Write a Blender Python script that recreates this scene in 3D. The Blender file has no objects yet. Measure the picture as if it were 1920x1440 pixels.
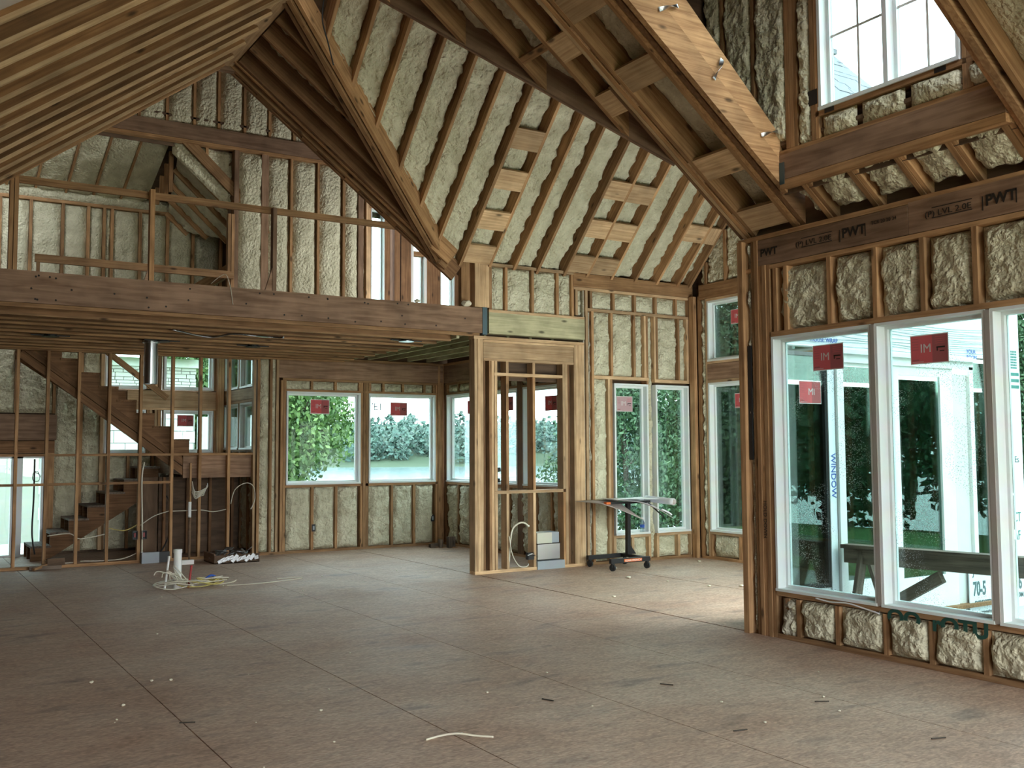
import bpy, math, random
from mathutils import Vector as V, Matrix, noise as MN

random.seed(7)
SC = bpy.context.scene
COL = SC.collection
# ------------------------------------------------------------------ camera
YAW, PITCH, ROLL, FPX = 0.55987, 0.065789, -0.005048, 1862.24
EYE = V((0, 0, 1.6))
cam_d = bpy.data.cameras.new('camera')
cam = bpy.data.objects.new('camera', cam_d); COL.objects.link(cam)
_f = V((math.sin(YAW)*math.cos(PITCH), math.cos(YAW)*math.cos(PITCH), math.sin(PITCH)))
_r = V((math.cos(YAW), -math.sin(YAW), 0)); _u = _r.cross(_f)
_r2 = _r*math.cos(ROLL)+_u*math.sin(ROLL); _u2 = _u*math.cos(ROLL)-_r*math.sin(ROLL)
cam.matrix_world = Matrix(((_r2.x, _u2.x, -_f.x, EYE.x), (_r2.y, _u2.y, -_f.y, EYE.y), (_r2.z, _u2.z, -_f.z, EYE.z), (0, 0, 0, 1)))
cam_d.sensor_width = 36; cam_d.lens = FPX/1920*36; cam_d.clip_start = 0.05; cam_d.clip_end = 2000
SC.camera = cam
# ------------------------------------------------------------------ world, lights, exposure
world = bpy.data.worlds.new('overcast_sky'); SC.world = world; world.use_nodes = True
wn = world.node_tree; wn.nodes.clear()
wo = wn.nodes.new('ShaderNodeOutputWorld'); wb = wn.nodes.new('ShaderNodeBackground')
wt = wn.nodes.new('ShaderNodeTexCoord'); wz = wn.nodes.new('ShaderNodeTexNoise'); wr = wn.nodes.new('ShaderNodeValToRGB')
wz.inputs['Scale'].default_value = 2.2; wz.inputs['Detail'].default_value = 5
wr.color_ramp.elements[0].position = .35; wr.color_ramp.elements[0].color = (.76, .86, .92, 1)
wr.color_ramp.elements[1].position = .7; wr.color_ramp.elements[1].color = (.95, .97, .98, 1)
wn.links.new(wt.outputs['Generated'], wz.inputs['Vector']); wn.links.new(wz.outputs['Fac'], wr.inputs['Fac'])
wn.links.new(wr.outputs['Color'], wb.inputs['Color']); wn.links.new(wb.outputs['Background'], wo.inputs['Surface'])
wb.inputs['Strength'].default_value = 7.0
def area(name, loc, direction, sx, sy, power, color=(.93, .97, 1)):
    d = bpy.data.lights.new(name, 'AREA'); d.shape = 'RECTANGLE'; d.size = sx; d.size_y = sy; d.energy = power; d.color = color
    o = bpy.data.objects.new(name, d); COL.objects.link(o); o.location = loc
    o.rotation_euler = V(direction).to_track_quat('-Z', 'Z').to_euler(); return o
area('fill_light_rear', (4.9, -3.0, 2.2), (-.2, 1, 0.14), 2.6, 3.2, 165, (1, .95, .88))  # added fill lamp behind the camera, brightens the main room
area('fill_light_loft', (8.28, 12.7, 4.55), (-1, .55, .12), 1.7, 1.1, 150, (.97, 1, .98))  # added fill lamp out of view, brightens the dark loft
area('fill_light_nook', (8.4, 6.52, 1.5), (0, 1, .15), 3.3, 2.1, 135, (.97, 1, .97))  # added fill lamp inside the nook, stands in for skylight through the glass
SC.view_settings.view_transform = 'Standard'; SC.view_settings.look = 'None'
SC.view_settings.exposure = 0.36; SC.view_settings.gamma = 1.0; SC.view_settings.use_curve_mapping = False

# ------------------------------------------------------------------ materials
MATS = {}
def nt(name):
    m = bpy.data.materials.new(name); m.use_nodes = True; n = m.node_tree
    b = n.nodes['Principled BSDF']; MATS[name] = m
    return m, n, b
def L(n, a, b): n.links.new(a, b)
def plain(name, col, rough=.6, metal=0, spec=.4, bump=0, bscale=60):
    m, n, b = nt(name)
    b.inputs['Base Color'].default_value = (*col, 1); b.inputs['Roughness'].default_value = rough; b.inputs['Metallic'].default_value = metal
    b.inputs['Specular IOR Level'].default_value = spec
    t = n.nodes.new('ShaderNodeTexCoord'); z = n.nodes.new('ShaderNodeTexNoise'); z.inputs['Scale'].default_value = bscale if bump else 6
    z.inputs['Detail'].default_value = 4
    L(n, t.outputs['Object'], z.inputs['Vector'])
    mx = n.nodes.new('ShaderNodeMixRGB'); mx.blend_type = 'MULTIPLY'; mx.inputs['Fac'].default_value = .18
    mx.inputs['Color1'].default_value = (*col, 1); L(n, z.outputs['Color'], mx.inputs['Color2']); L(n, mx.outputs['Color'], b.inputs['Base Color'])
    if bump:
        bp = n.nodes.new('ShaderNodeBump'); bp.inputs['Strength'].default_value = bump; bp.inputs['Distance'].default_value = .01
        L(n, z.outputs['Fac'], bp.inputs['Height']); L(n, bp.outputs['Normal'], b.inputs['Normal'])
    return m
def wood(name, dark, light, rough=.75, gy=26, knots=True, vary=.35):
    m, n, b = nt(name)
    t = n.nodes.new('ShaderNodeTexCoord'); oi = n.nodes.new('ShaderNodeObjectInfo')
    va = n.nodes.new('ShaderNodeVectorMath'); va.operation = 'ADD'
    cm = n.nodes.new('ShaderNodeCombineXYZ'); ml = n.nodes.new('ShaderNodeMath'); ml.operation = 'MULTIPLY'; ml.inputs[1].default_value = 37
    L(n, oi.outputs['Random'], ml.inputs[0])
    for i in range(3): L(n, ml.outputs[0], cm.inputs[i])
    L(n, t.outputs['Object'], va.inputs[0]); L(n, cm.outputs[0], va.inputs[1])
    mp = n.nodes.new('ShaderNodeMapping'); mp.inputs['Scale'].default_value = (1.1, gy, gy); L(n, va.outputs[0], mp.inputs['Vector'])
    z = n.nodes.new('ShaderNodeTexNoise'); z.inputs['Scale'].default_value = 1.6; z.inputs['Detail'].default_value = 6; z.inputs['Distortion'].default_value = .6
    L(n, mp.outputs[0], z.inputs['Vector'])
    r = n.nodes.new('ShaderNodeValToRGB'); r.color_ramp.elements[0].position = .33; r.color_ramp.elements[0].color = (*dark, 1)
    r.color_ramp.elements[1].position = .62; r.color_ramp.elements[1].color = (*light, 1); L(n, z.outputs['Fac'], r.inputs['Fac'])
    # weather blotches
    z2 = n.nodes.new('ShaderNodeTexNoise'); z2.inputs['Scale'].default_value = 3.5; z2.inputs['Detail'].default_value = 3; L(n, va.outputs[0], z2.inputs['Vector'])
    r2 = n.nodes.new('ShaderNodeMapRange'); r2.inputs['From Min'].default_value = .3; r2.inputs['From Max'].default_value = .7; r2.inputs['To Min'].default_value = .72; r2.inputs['To Max'].default_value = 1.1
    L(n, z2.outputs['Fac'], r2.inputs['Value'])
    mr = n.nodes.new('ShaderNodeMapRange'); mr.inputs['To Min'].default_value = 1-vary; mr.inputs['To Max'].default_value = 1+vary*.6; L(n, oi.outputs['Random'], mr.inputs['Value'])
    mm = n.nodes.new('ShaderNodeMath'); mm.operation = 'MULTIPLY'; L(n, r2.outputs[0], mm.inputs[0]); L(n, mr.outputs[0], mm.inputs[1])
    mx = n.nodes.new('ShaderNodeVectorMath'); mx.operation = 'SCALE'; L(n, r.outputs['Color'], mx.inputs[0]); L(n, mm.outputs[0], mx.inputs['Scale'])
    out = mx.outputs[0]
    if knots:
        mp2 = n.nodes.new('ShaderNodeMapping'); mp2.inputs['Scale'].default_value = (2.2, 6, 6); L(n, va.outputs[0], mp2.inputs['Vector'])
        vo = n.nodes.new('ShaderNodeTexVoronoi'); vo.inputs['Scale'].default_value = 1.0; L(n, mp2.outputs[0], vo.inputs['Vector'])
        kr = n.nodes.new('ShaderNodeMapRange'); kr.inputs['From Min'].default_value = .06; kr.inputs['From Max'].default_value = .14; kr.inputs['To Min'].default_value = .28; kr.inputs['To Max'].default_value = 1
        L(n, vo.outputs['Distance'], kr.inputs['Value'])
        m3 = n.nodes.new('ShaderNodeVectorMath'); m3.operation = 'SCALE'; L(n, out, m3.inputs[0]); L(n, kr.outputs[0], m3.inputs['Scale']); out = m3.outputs[0]
    L(n, out, b.inputs['Base Color']); b.inputs['Roughness'].default_value = rough; b.inputs['Specular IOR Level'].default_value = .25
    bp = n.nodes.new('ShaderNodeBump'); bp.inputs['Strength'].default_value = .25; bp.inputs['Distance'].default_value = .004
    L(n, z.outputs['Fac'], bp.inputs['Height']); L(n, bp.outputs['Normal'], b.inputs['Normal'])
    return m
wood('stud', (.30, .155, .07), (.50, .295, .145))
wood('lvl', (.215, .125, .075), (.36, .225, .145), gy=14, knots=False)
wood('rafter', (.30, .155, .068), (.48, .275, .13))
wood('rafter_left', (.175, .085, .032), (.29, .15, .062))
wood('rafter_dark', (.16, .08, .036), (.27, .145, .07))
wood('pale', (.46, .285, .15), (.66, .455, .265))
wood('treated', (.36, .34, .20), (.52, .48, .30))
wood('grey_wood', (.10, .075, .06), (.22, .17, .13))
wood('ply', (.11, .07, .045), (.19, .12, .075), gy=8, knots=False)
# spray foam
def foam_mat(name, c0, c1):
    m, n, b = nt(name)
    t = n.nodes.new('ShaderNodeTexCoord'); z = n.nodes.new('ShaderNodeTexNoise'); z.inputs['Scale'].default_value = 26; z.inputs['Detail'].default_value = 2.5; z.inputs['Roughness'].default_value = .5
    z2 = n.nodes.new('ShaderNodeTexNoise'); z2.inputs['Scale'].default_value = 5; z2.inputs['Detail'].default_value = 3
    L(n, t.outputs['Object'], z.inputs['Vector']); L(n, t.outputs['Object'], z2.inputs['Vector'])
    r = n.nodes.new('ShaderNodeValToRGB'); r.color_ramp.elements[0].position = .3; r.color_ramp.elements[0].color = (*c0, 1)
    r.color_ramp.elements[1].position = .65; r.color_ramp.elements[1].color = (*c1, 1); L(n, z2.outputs['Fac'], r.inputs['Fac'])
    L(n, r.outputs['Color'], b.inputs['Base Color']); b.inputs['Roughness'].default_value = .55; b.inputs['Specular IOR Level'].default_value = .35
    bp = n.nodes.new('ShaderNodeBump'); bp.inputs['Strength'].default_value = 1.0; bp.inputs['Distance'].default_value = .04
    L(n, z.outputs['Fac'], bp.inputs['Height']); L(n, bp.outputs['Normal'], b.inputs['Normal'])
foam_mat('foam', (.49, .455, .31), (.70, .665, .49))
foam_mat('foam_dusty', (.36, .33, .25), (.50, .46, .35))
# subfloor
def floor_mat():
    m, n, b = nt('subfloor')
    g = n.nodes.new('ShaderNodeNewGeometry')
    def noise(scale, det, vec=None, st=(1, 1, 1)):
        mp = n.nodes.new('ShaderNodeMapping'); mp.inputs['Scale'].default_value = st; L(n, g.outputs['Position'], mp.inputs['Vector'])
        z = n.nodes.new('ShaderNodeTexNoise'); z.inputs['Scale'].default_value = scale; z.inputs['Detail'].default_value = det; L(n, mp.outputs[0], z.inputs['Vector']); return z.outputs['Fac']
    a = noise(1.1, 4); f = noise(30, 5, st=(1, 2.2, 1)); s = noise(3.0, 6, st=(.5, 1.5, 1))
    r = n.nodes.new('ShaderNodeValToRGB'); e = r.color_ramp.elements
    e[0].position = .28; e[0].color = (.47, .30, .215, 1); e[1].position = .72; e[1].color = (.62, .47, .36, 1)
    L(n, a, r.inputs['Fac'])
    m1 = n.nodes.new('ShaderNodeMixRGB'); m1.blend_type = 'OVERLAY'; m1.inputs['Fac'].default_value = .75; L(n, r.outputs[0], m1.inputs[1]); L(n, f, m1.inputs[2])
    sr = n.nodes.new('ShaderNodeValToRGB'); sr.color_ramp.elements[0].position = .27; sr.color_ramp.elements[0].color = (.52, .52, .55, 1); sr.color_ramp.elements[1].position = .42; sr.color_ramp.elements[1].color = (1, 1, 1, 1)
    L(n, s, sr.inputs['Fac'])
    m2 = n.nodes.new('ShaderNodeMixRGB'); m2.blend_type = 'MULTIPLY'; m2.inputs['Fac'].default_value = .9; L(n, m1.outputs[0], m2.inputs[1]); L(n, sr.outputs[0], m2.inputs[2])
    vo = n.nodes.new('ShaderNodeTexVoronoi'); vo.inputs['Scale'].default_value = 1.0; mv = n.nodes.new('ShaderNodeMapping'); mv.inputs['Scale'].default_value = (14, 34, 1); mv.inputs['Rotation'].default_value = (0, 0, .35)
    L(n, g.outputs['Position'], mv.inputs['Vector']); L(n, mv.outputs[0], vo.inputs['Vector'])
    vr = n.nodes.new('ShaderNodeValToRGB'); vr.color_ramp.elements[0].color = (.72, .72, .72, 1); vr.color_ramp.elements[1].color = (1.0, 1.0, 1.0, 1); vr.color_ramp.elements[0].position = .1
    sp_ = n.nodes.new('ShaderNodeSeparateColor'); L(n, vo.outputs['Color'], sp_.inputs[0]); L(n, sp_.outputs[0], vr.inputs['Fac'])
    m3 = n.nodes.new('ShaderNodeMixRGB'); m3.blend_type = 'MULTIPLY'; m3.inputs['Fac'].default_value = .8; L(n, m2.outputs[0], m3.inputs[1]); L(n, vr.outputs[0], m3.inputs[2])
    L(n, m3.outputs[0], b.inputs['Base Color'])
    rr = n.nodes.new('ShaderNodeMapRange'); rr.inputs['To Min'].default_value = .42; rr.inputs['To Max'].default_value = .75; L(n, s, rr.inputs['Value']); L(n, rr.outputs[0], b.inputs['Roughness'])
    b.inputs['Specular IOR Level'].default_value = .35
    bp = n.nodes.new('ShaderNodeBump'); bp.inputs['Strength'].default_value = .3; bp.inputs['Distance'].default_value = .004
    L(n, f, bp.inputs['Height']); L(n, bp.outputs['Normal'], b.inputs['Normal'])
floor_mat()
plain('vinyl', (.80, .85, .84), .35)
plain('vinyl_warm', (.72, .70, .66), .45)
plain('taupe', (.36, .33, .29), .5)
plain('wrap', (.82, .86, .90), .45)
plain('black', (.015, .015, .017), .45)
plain('rubber', (.03, .03, .03), .7)
plain('green_ink', (.02, .08, .06), .6)
plain('wrap_green', (.06, .22, .20), .6)
plain('ink', (.022, .016, .012), .7)
plain('blue_ink', (.03, .10, .45), .6)
plain('grey_ink', (.10, .15, .16), .6)
def film(name, col):
    m, n, b = nt(name); n.nodes.remove(b); o = n.nodes['Material Output']
    d = n.nodes.new('ShaderNodeBsdfDiffuse'); t = n.nodes.new('ShaderNodeBsdfTranslucent'); mx = n.nodes.new('ShaderNodeMixShader'); mx.inputs[0].default_value = .35
    d.inputs[0].default_value = (*col, 1); t.inputs[0].default_value = (*col, 1); L(n, d.outputs[0], mx.inputs[1]); L(n, t.outputs[0], mx.inputs[2]); L(n, mx.outputs[0], o.inputs['Surface'])
film('sticker', (.80, .19, .20)); film('sticker_dark', (.52, .17, .17)); film('sticker_faded', (.66, .46, .48)); film('sticker_border', (.82, .78, .76))
plain('white', (.84, .84, .82), .5)
plain('paper', (.76, .76, .80), .6)
plain('paper_shade', (.52, .45, .42), .7)
plain('red_pipe', (.35, .03, .03), .4)
plain('cable_white', (.68, .64, .52), .5)
plain('cable_yellow', (.62, .52, .16), .5)
plain('cable_black', (.02, .02, .02), .5)
plain('orange', (.75, .16, .03), .5)
plain('metal', (.62, .64, .66), .28, 1)
plain('foil', (.42, .43, .45), .35, 1, bump=.6, bscale=40)
plain('galv_blue', (.10, .15, .17), .5, .6)
plain('grey_box', (.34, .38, .42), .5)
plain('cream_box', (.62, .62, .52), .5)
plain('concrete', (.42, .42, .40), .85)
plain('stone', (.58, .57, .54), .85, bump=.5, bscale=15)
plain('mortar', (.40, .39, .37), .9)
plain('shingle', (.16, .18, .20), .85, bump=.4, bscale=40)
plain('siding', (.66, .68, .68), .6)
plain('tarp', (.10, .22, .42), .5)
plain('bark', (.17, .13, .10), .9, bump=.5, bscale=30)
plain('pale_bark', (.46, .42, .36), .9)
plain('grass', (.10, .17, .05), .95)
plain('forest_floor', (.045, .075, .04), .95)
plain('debris', (.78, .73, .58), .8)
plain('chip', (.05, .04, .03), .8)
plain('tar', (.02, .022, .025), .5)
def leaf(name, c0, c1):
    m, n, b = nt(name)
    g = n.nodes.new('ShaderNodeNewGeometry'); r = n.nodes.new('ShaderNodeValToRGB')
    r.color_ramp.elements[0].color = (*c0, 1); r.color_ramp.elements[1].color = (*c1, 1)
    L(n, g.outputs['Random Per Island'], r.inputs['Fac']); L(n, r.outputs[0], b.inputs['Base Color'])
    b.inputs['Roughness'].default_value = .6
leaf('leaf', (.04, .10, .025), (.15, .25, .07)); leaf('leaf_dark', (.032, .08, .04), (.10, .18, .085))
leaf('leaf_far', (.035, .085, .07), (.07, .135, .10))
def glass(name, tint, refl=.9, dirt=0):
    m, n, b = nt(name); n.nodes.remove(b); o = n.nodes['Material Output']
    t = n.nodes.new('ShaderNodeBsdfTransparent'); t.inputs[0].default_value = (*tint, 1)
    g = n.nodes.new('ShaderNodeBsdfGlossy'); g.inputs['Roughness'].default_value = 0.0
    f = n.nodes.new('ShaderNodeFresnel'); f.inputs[0].default_value = 1.45
    k = n.nodes.new('ShaderNodeMath'); k.operation = 'MULTIPLY'; k.inputs[1].default_value = refl; L(n, f.outputs[0], k.inputs[0])
    mx = n.nodes.new('ShaderNodeMixShader'); L(n, k.outputs[0], mx.inputs[0]); L(n, t.outputs[0], mx.inputs[1]); L(n, g.outputs[0], mx.inputs[2])
    out = mx.outputs[0]
    if dirt:
        tc = n.nodes.new('ShaderNodeTexCoord'); v = n.nodes.new('ShaderNodeTexVoronoi'); v.inputs['Scale'].default_value = 70
        L(n, tc.outputs['Object'], v.inputs['Vector'])
        z = n.nodes.new('ShaderNodeTexNoise'); z.inputs['Scale'].default_value = 2.2; L(n, tc.outputs['Object'], z.inputs['Vector'])
        a = n.nodes.new('ShaderNodeMapRange'); a.inputs['From Min'].default_value = .30; a.inputs['From Max'].default_value = .18; a.inputs['To Min'].default_value = 0; a.inputs['To Max'].default_value = 1
        L(n, v.outputs['Distance'], a.inputs['Value'])
        c = n.nodes.new('ShaderNodeMapRange'); c.inputs['From Min'].default_value = .5; c.inputs['From Max'].default_value = .62; c.inputs['To Max'].default_value = dirt; L(n, z.outputs['Fac'], c.inputs['Value'])
        mu = n.nodes.new('ShaderNodeMath'); mu.operation = 'MULTIPLY'; L(n, a.outputs[0], mu.inputs[0]); L(n, c.outputs[0], mu.inputs[1])
        d = n.nodes.new('ShaderNodeBsdfDiffuse'); d.inputs[0].default_value = (.8, .84, .84, 1)
        m2 = n.nodes.new('ShaderNodeMixShader'); L(n, mu.outputs[0], m2.inputs[0]); L(n, out, m2.inputs[1]); L(n, d.outputs[0], m2.inputs[2]); out = m2.outputs[0]
    L(n, out, o.inputs['Surface'])
glass('glass', (.77, .88, .86)); glass('glass_dirty', (.73, .86, .845), dirt=.6); glass('glass_dark', (.66, .82, .77), .9); glass('glass_sky', (.82, .905, .905), .2); glass('bottle_clear', (.85, .92, .92))
def water_mat():
    m, n, b = nt('water'); b.inputs['Base Color'].default_value = (.16, .24, .26, 1); b.inputs['Roughness'].default_value = .12
    t = n.nodes.new('ShaderNodeNewGeometry'); z = n.nodes.new('ShaderNodeTexNoise'); z.inputs['Scale'].default_value = .5; z.inputs['Detail'].default_value = 6
    L(n, t.outputs['Position'], z.inputs['Vector']); bp = n.nodes.new('ShaderNodeBump'); bp.inputs['Strength'].default_value = .5; bp.inputs['Distance'].default_value = .15
    L(n, z.outputs['Fac'], bp.inputs['Height']); L(n, bp.outputs['Normal'], b.inputs['Normal'])
water_mat()

# ------------------------------------------------------------------ builders
WM = {}
I4 = Matrix.Identity(4)
def put(o, parent=None, world=I4):
    COL.objects.link(o); WM[o.name] = world.copy()
    if parent is not None:
        o.parent = parent; o.matrix_basis = WM[parent.name].inverted() @ world
    else: o.matrix_basis = world
    return o
def tag(o, label, cat=None, group=None, kind=None):
    o['label'] = label
    if cat: o['category'] = cat
    if group: o['group'] = group
    if kind: o['kind'] = kind
    return o
def empty(name, loc, rz=0, label=None, cat=None, group=None, kind=None):
    o = bpy.data.objects.new(name, None); o.empty_display_size = .1
    put(o, None, Matrix.Translation(V(loc)) @ Matrix.Rotation(rz, 4, 'Z'))
    if label: tag(o, label, cat, group, kind)
    return o
def struct(name, loc, label, cat='wall'): return empty(name, loc, 0, label, cat, None, 'structure')
def mesh(name, vs, fs, mat, parent=None, world=I4, smooth=False, mats=None):
    me = bpy.data.meshes.new(name); me.from_pydata([tuple(v) for v in vs], [], fs); me.update()
    for k in ([mat] if mats is None else mats): me.materials.append(MATS[k])
    if smooth: me.polygons.foreach_set('use_smooth', [True]*len(me.polygons))
    return put(bpy.data.objects.new(name, me), parent, world)
BOXF = [(0, 3, 2, 1), (4, 5, 6, 7), (0, 1, 5, 4), (1, 2, 6, 5), (2, 3, 7, 6), (3, 0, 4, 7)]
BC = {}
def obox(name, c, ax, size, mat, parent=None):
    """box with centre c, unit axes ax, sizes; local X = longest side (grain)"""
    idx = sorted(range(3), key=lambda i: -size[i]); a = [V(ax[i]) for i in idx]; s = [size[i] for i in idx]
    if a[0].cross(a[1]).dot(a[2]) < 0: a[2] = -a[2]
    key = (round(s[0], 3), round(s[1], 3), round(s[2], 3), mat)
    me = BC.get(key)
    if me is None:
        x, y, z = [q/2 for q in s]
        bv = min(.003, z*.3)
        vs = [(-x, -y, -z), (x, -y, -z), (x, y, -z), (-x, y, -z), (-x, -y, z), (x, -y, z), (x, y, z), (-x, y, z)]
        me = bpy.data.meshes.new(name); me.from_pydata(vs, [], BOXF); me.update(); me.materials.append(MATS[mat]); BC[key] = me
    w = Matrix(((a[0].x, a[1].x, a[2].x, c[0]), (a[0].y, a[1].y, a[2].y, c[1]), (a[0].z, a[1].z, a[2].z, c[2]), (0, 0, 0, 1)))
    return put(bpy.data.objects.new(name, me), parent, w)
X, Y, Z = V((1, 0, 0)), V((0, 1, 0)), V((0, 0, 1))
def box(name, x0, x1, y0, y1, z0, z1, mat, parent=None):
    return obox(name, ((x0+x1)/2, (y0+y1)/2, (z0+z1)/2), (X, Y, Z), (abs(x1-x0), abs(y1-y0), abs(z1-z0)), mat, parent)
def board(name, p0, p1, w, h, mat, parent=None, up=Z, off=0.0):
    """board from p0 to p1 (its bottom edge line if off=1, centre line if 0), w sideways, h along up"""
    p0, p1 = V(p0), V(p1); d = (p1-p0); ln = d.length; d.normalize()
    u = (V(up) - d*V(up).dot(d)).normalized(); s = u.cross(d)
    c = (p0+p1)/2 + u*(h/2*off)
    return obox(name, c, (d, s, u), (ln, w, h), mat, parent)
def prism(name, pts, vec, mat, parent=None):
    """planar polygon pts extruded by vec"""
    n = len(pts); c = sum((V(p) for p in pts), V())/n
    vs = [V(p)-c for p in pts]+[V(p)-c+V(vec) for p in pts]
    fs = [tuple(range(n))[::-1], tuple(range(n, 2*n))]+[(i, (i+1) % n, n+(i+1) % n, n+i) for i in range(n)]
    return mesh(name, vs, fs, mat, parent, Matrix.Translation(c))
class Fr:
    """wall frame: s along, d toward the room, z up"""
    def __init__(f, o, s, n): f.o, f.s, f.n = V(o), V(s), V(n)
    def p(f, s, d, z): return f.o+f.s*s+f.n*d+Z*z
    def box(f, name, s0, s1, d0, d1, z0, z1, mat, parent=None):
        return obox(name, f.p((s0+s1)/2, (d0+d1)/2, (z0+z1)/2), (f.s, f.n, Z), (abs(s1-s0), abs(d1-d0), abs(z1-z0)), mat, parent)
def foam(P00, P10, P11, P01, N, parent, recess=.015, edge=.06, step=.025, mat='foam', amp=.021, name='foam_panel'):
    P00, P10, P11, P01, N = V(P00), V(P10), V(P11), V(P01), V(N)
    W = max((P10-P00).length, (P11-P01).length); H = max((P01-P00).length, (P11-P10).length)
    nu = max(4, min(40, int(W/step))); nv = max(4, min(130, int(H/step))); c = (P00+P10+P11+P01)/4
    vs = []; sd = V((random.random()*50, random.random()*50, random.random()*50))
    for j in range(nv+1):
        v = j/nv
        for i in range(nu+1):
            u = i/nu
            p = P00*(1-u)*(1-v)+P10*u*(1-v)+P11*u*v+P01*(1-u)*v
            q = p*7+sd
            wob = MN.noise(p*9+sd)*.04
            e = min(min(u, 1-u)*W, min(v, 1-v)*H*1.2) + (wob if 0 < i < nu and 0 < j < nv else 0)
            t = max(0, min(1, e/.055)); t = t*t*(3-2*t)
            h = -recess-edge*(1-t)+t*(MN.noise(p*13+sd)*amp*.9+MN.noise(p*4.1+sd)*amp*1.0+MN.noise(p*25+sd)*amp*1.15)
            vs.append(p+N*h-c)
    fs = [(j*(nu+1)+i, j*(nu+1)+i+1, (j+1)*(nu+1)+i+1, (j+1)*(nu+1)+i) for j in range(nv) for i in range(nu)]
    return mesh(name, vs, fs, mat, parent, Matrix.Translation(c), True)
def wfoam(F, s0, s1, z0, z1, parent, g=.004, **k):
    return foam(F.p(s0+g, 0, z0+g), F.p(s1-g, 0, z0+g), F.p(s1-g, 0, z1-g), F.p(s0+g, 0, z1-g), F.n, parent, **k)
def bays(F, edges, z0, z1, parent, sw=.04, d=.14, mat='stud', foams=True, first=True, last=True, **k):
    """studs centred on edges, foam between them"""
    for i, s in enumerate(edges):
        if (i == 0 and not first) or (i == len(edges)-1 and not last): continue
        F.box('stud', s-sw/2, s+sw/2, 0, -d, z0, z1, mat, parent)
    if foams:
        for a, b in zip(edges[:-1], edges[1:]):
            wfoam(F, a+sw/2, b-sw/2, z0, z1, parent, **k)
def tube(name, pts, r, mat, parent=None, n=6, closed=False, res=6):
    pts = [V(p) for p in pts]
    # catmull-rom
    q = []
    for i in range(len(pts)-1):
        a, b, c, d = pts[max(i-1, 0)], pts[i], pts[i+1], pts[min(i+2, len(pts)-1)]
        for k in range(res):
            t = k/res
            q.append(.5*((2*b)+(c-a)*t+(2*a-5*b+4*c-d)*t*t+(3*b-a-3*c+d)*t*t*t))
    q.append(pts[-1]); c0 = q[0]
    vs = []; fs = []
    up = V((.3, .2, .9))
    for i, p in enumerate(q):
        d = (q[min(i+1, len(q)-1)]-q[max(i-1, 0)])
        if d.length < 1e-6: d = V((1, 0, 0))
        d.normalize(); s = d.cross(up)
        if s.length < .05: s = d.cross(X)
        s.normalize(); u = s.cross(d)
        for k in range(n):
            a = 2*math.pi*k/n; vs.append(p-c0+s*math.cos(a)*r+u*math.sin(a)*r)
    for i in range(len(q)-1):
        for k in range(n): fs.append((i*n+k, i*n+(k+1) % n, (i+1)*n+(k+1) % n, (i+1)*n+k))
    fs.append(tuple(range(n))[::-1]); fs.append(tuple(range(len(vs)-n, len(vs))))
    return mesh(name, vs, fs, mat, parent, Matrix.Translation(c0), True)
def lathe(name, prof, c, mat, parent=None, n=20, axis=Z):
    """profile [(r,z)] revolved about axis through c"""
    ax = V(axis).normalized(); s = ax.orthogonal().normalized(); u = ax.cross(s)
    vs = []; fs = []
    for r, z in prof:
        for k in range(n):
            a = 2*math.pi*k/n; vs.append(s*math.cos(a)*r+u*math.sin(a)*r+ax*z)
    for i in range(len(prof)-1):
        for k in range(n): fs.append((i*n+k, i*n+(k+1) % n, (i+1)*n+(k+1) % n, (i+1)*n+k))
    fs.append(tuple(range(n))[::-1]); fs.append(tuple(range(len(vs)-n, len(vs))))
    return mesh(name, vs, fs, mat, parent, Matrix.Translation(V(c)))
def text(name, body, o, right, up, size, mat, parent=None, ext=.001, align='LEFT', wscale=1.0, bold=.0):
    cu = bpy.data.curves.new(name, 'FONT'); cu.body = body; cu.size = size; cu.extrude = ext; cu.align_x = align; cu.offset = bold*size
    t = bpy.data.objects.new(name+'_tmp', cu); me = bpy.data.meshes.new_from_object(t); bpy.data.objects.remove(t); bpy.data.curves.remove(cu)
    me.materials.clear(); me.materials.append(MATS[mat])
    r = V(right).normalized(); u = V(up).normalized(); n = r.cross(u); r = r*wscale
    w = Matrix(((r.x, u.x, n.x, o[0]), (r.y, u.y, n.y, o[1]), (r.z, u.z, n.z, o[2]), (0, 0, 0, 1)))
    return put(bpy.data.objects.new(name, me), parent, w)
WN = [0]
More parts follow.
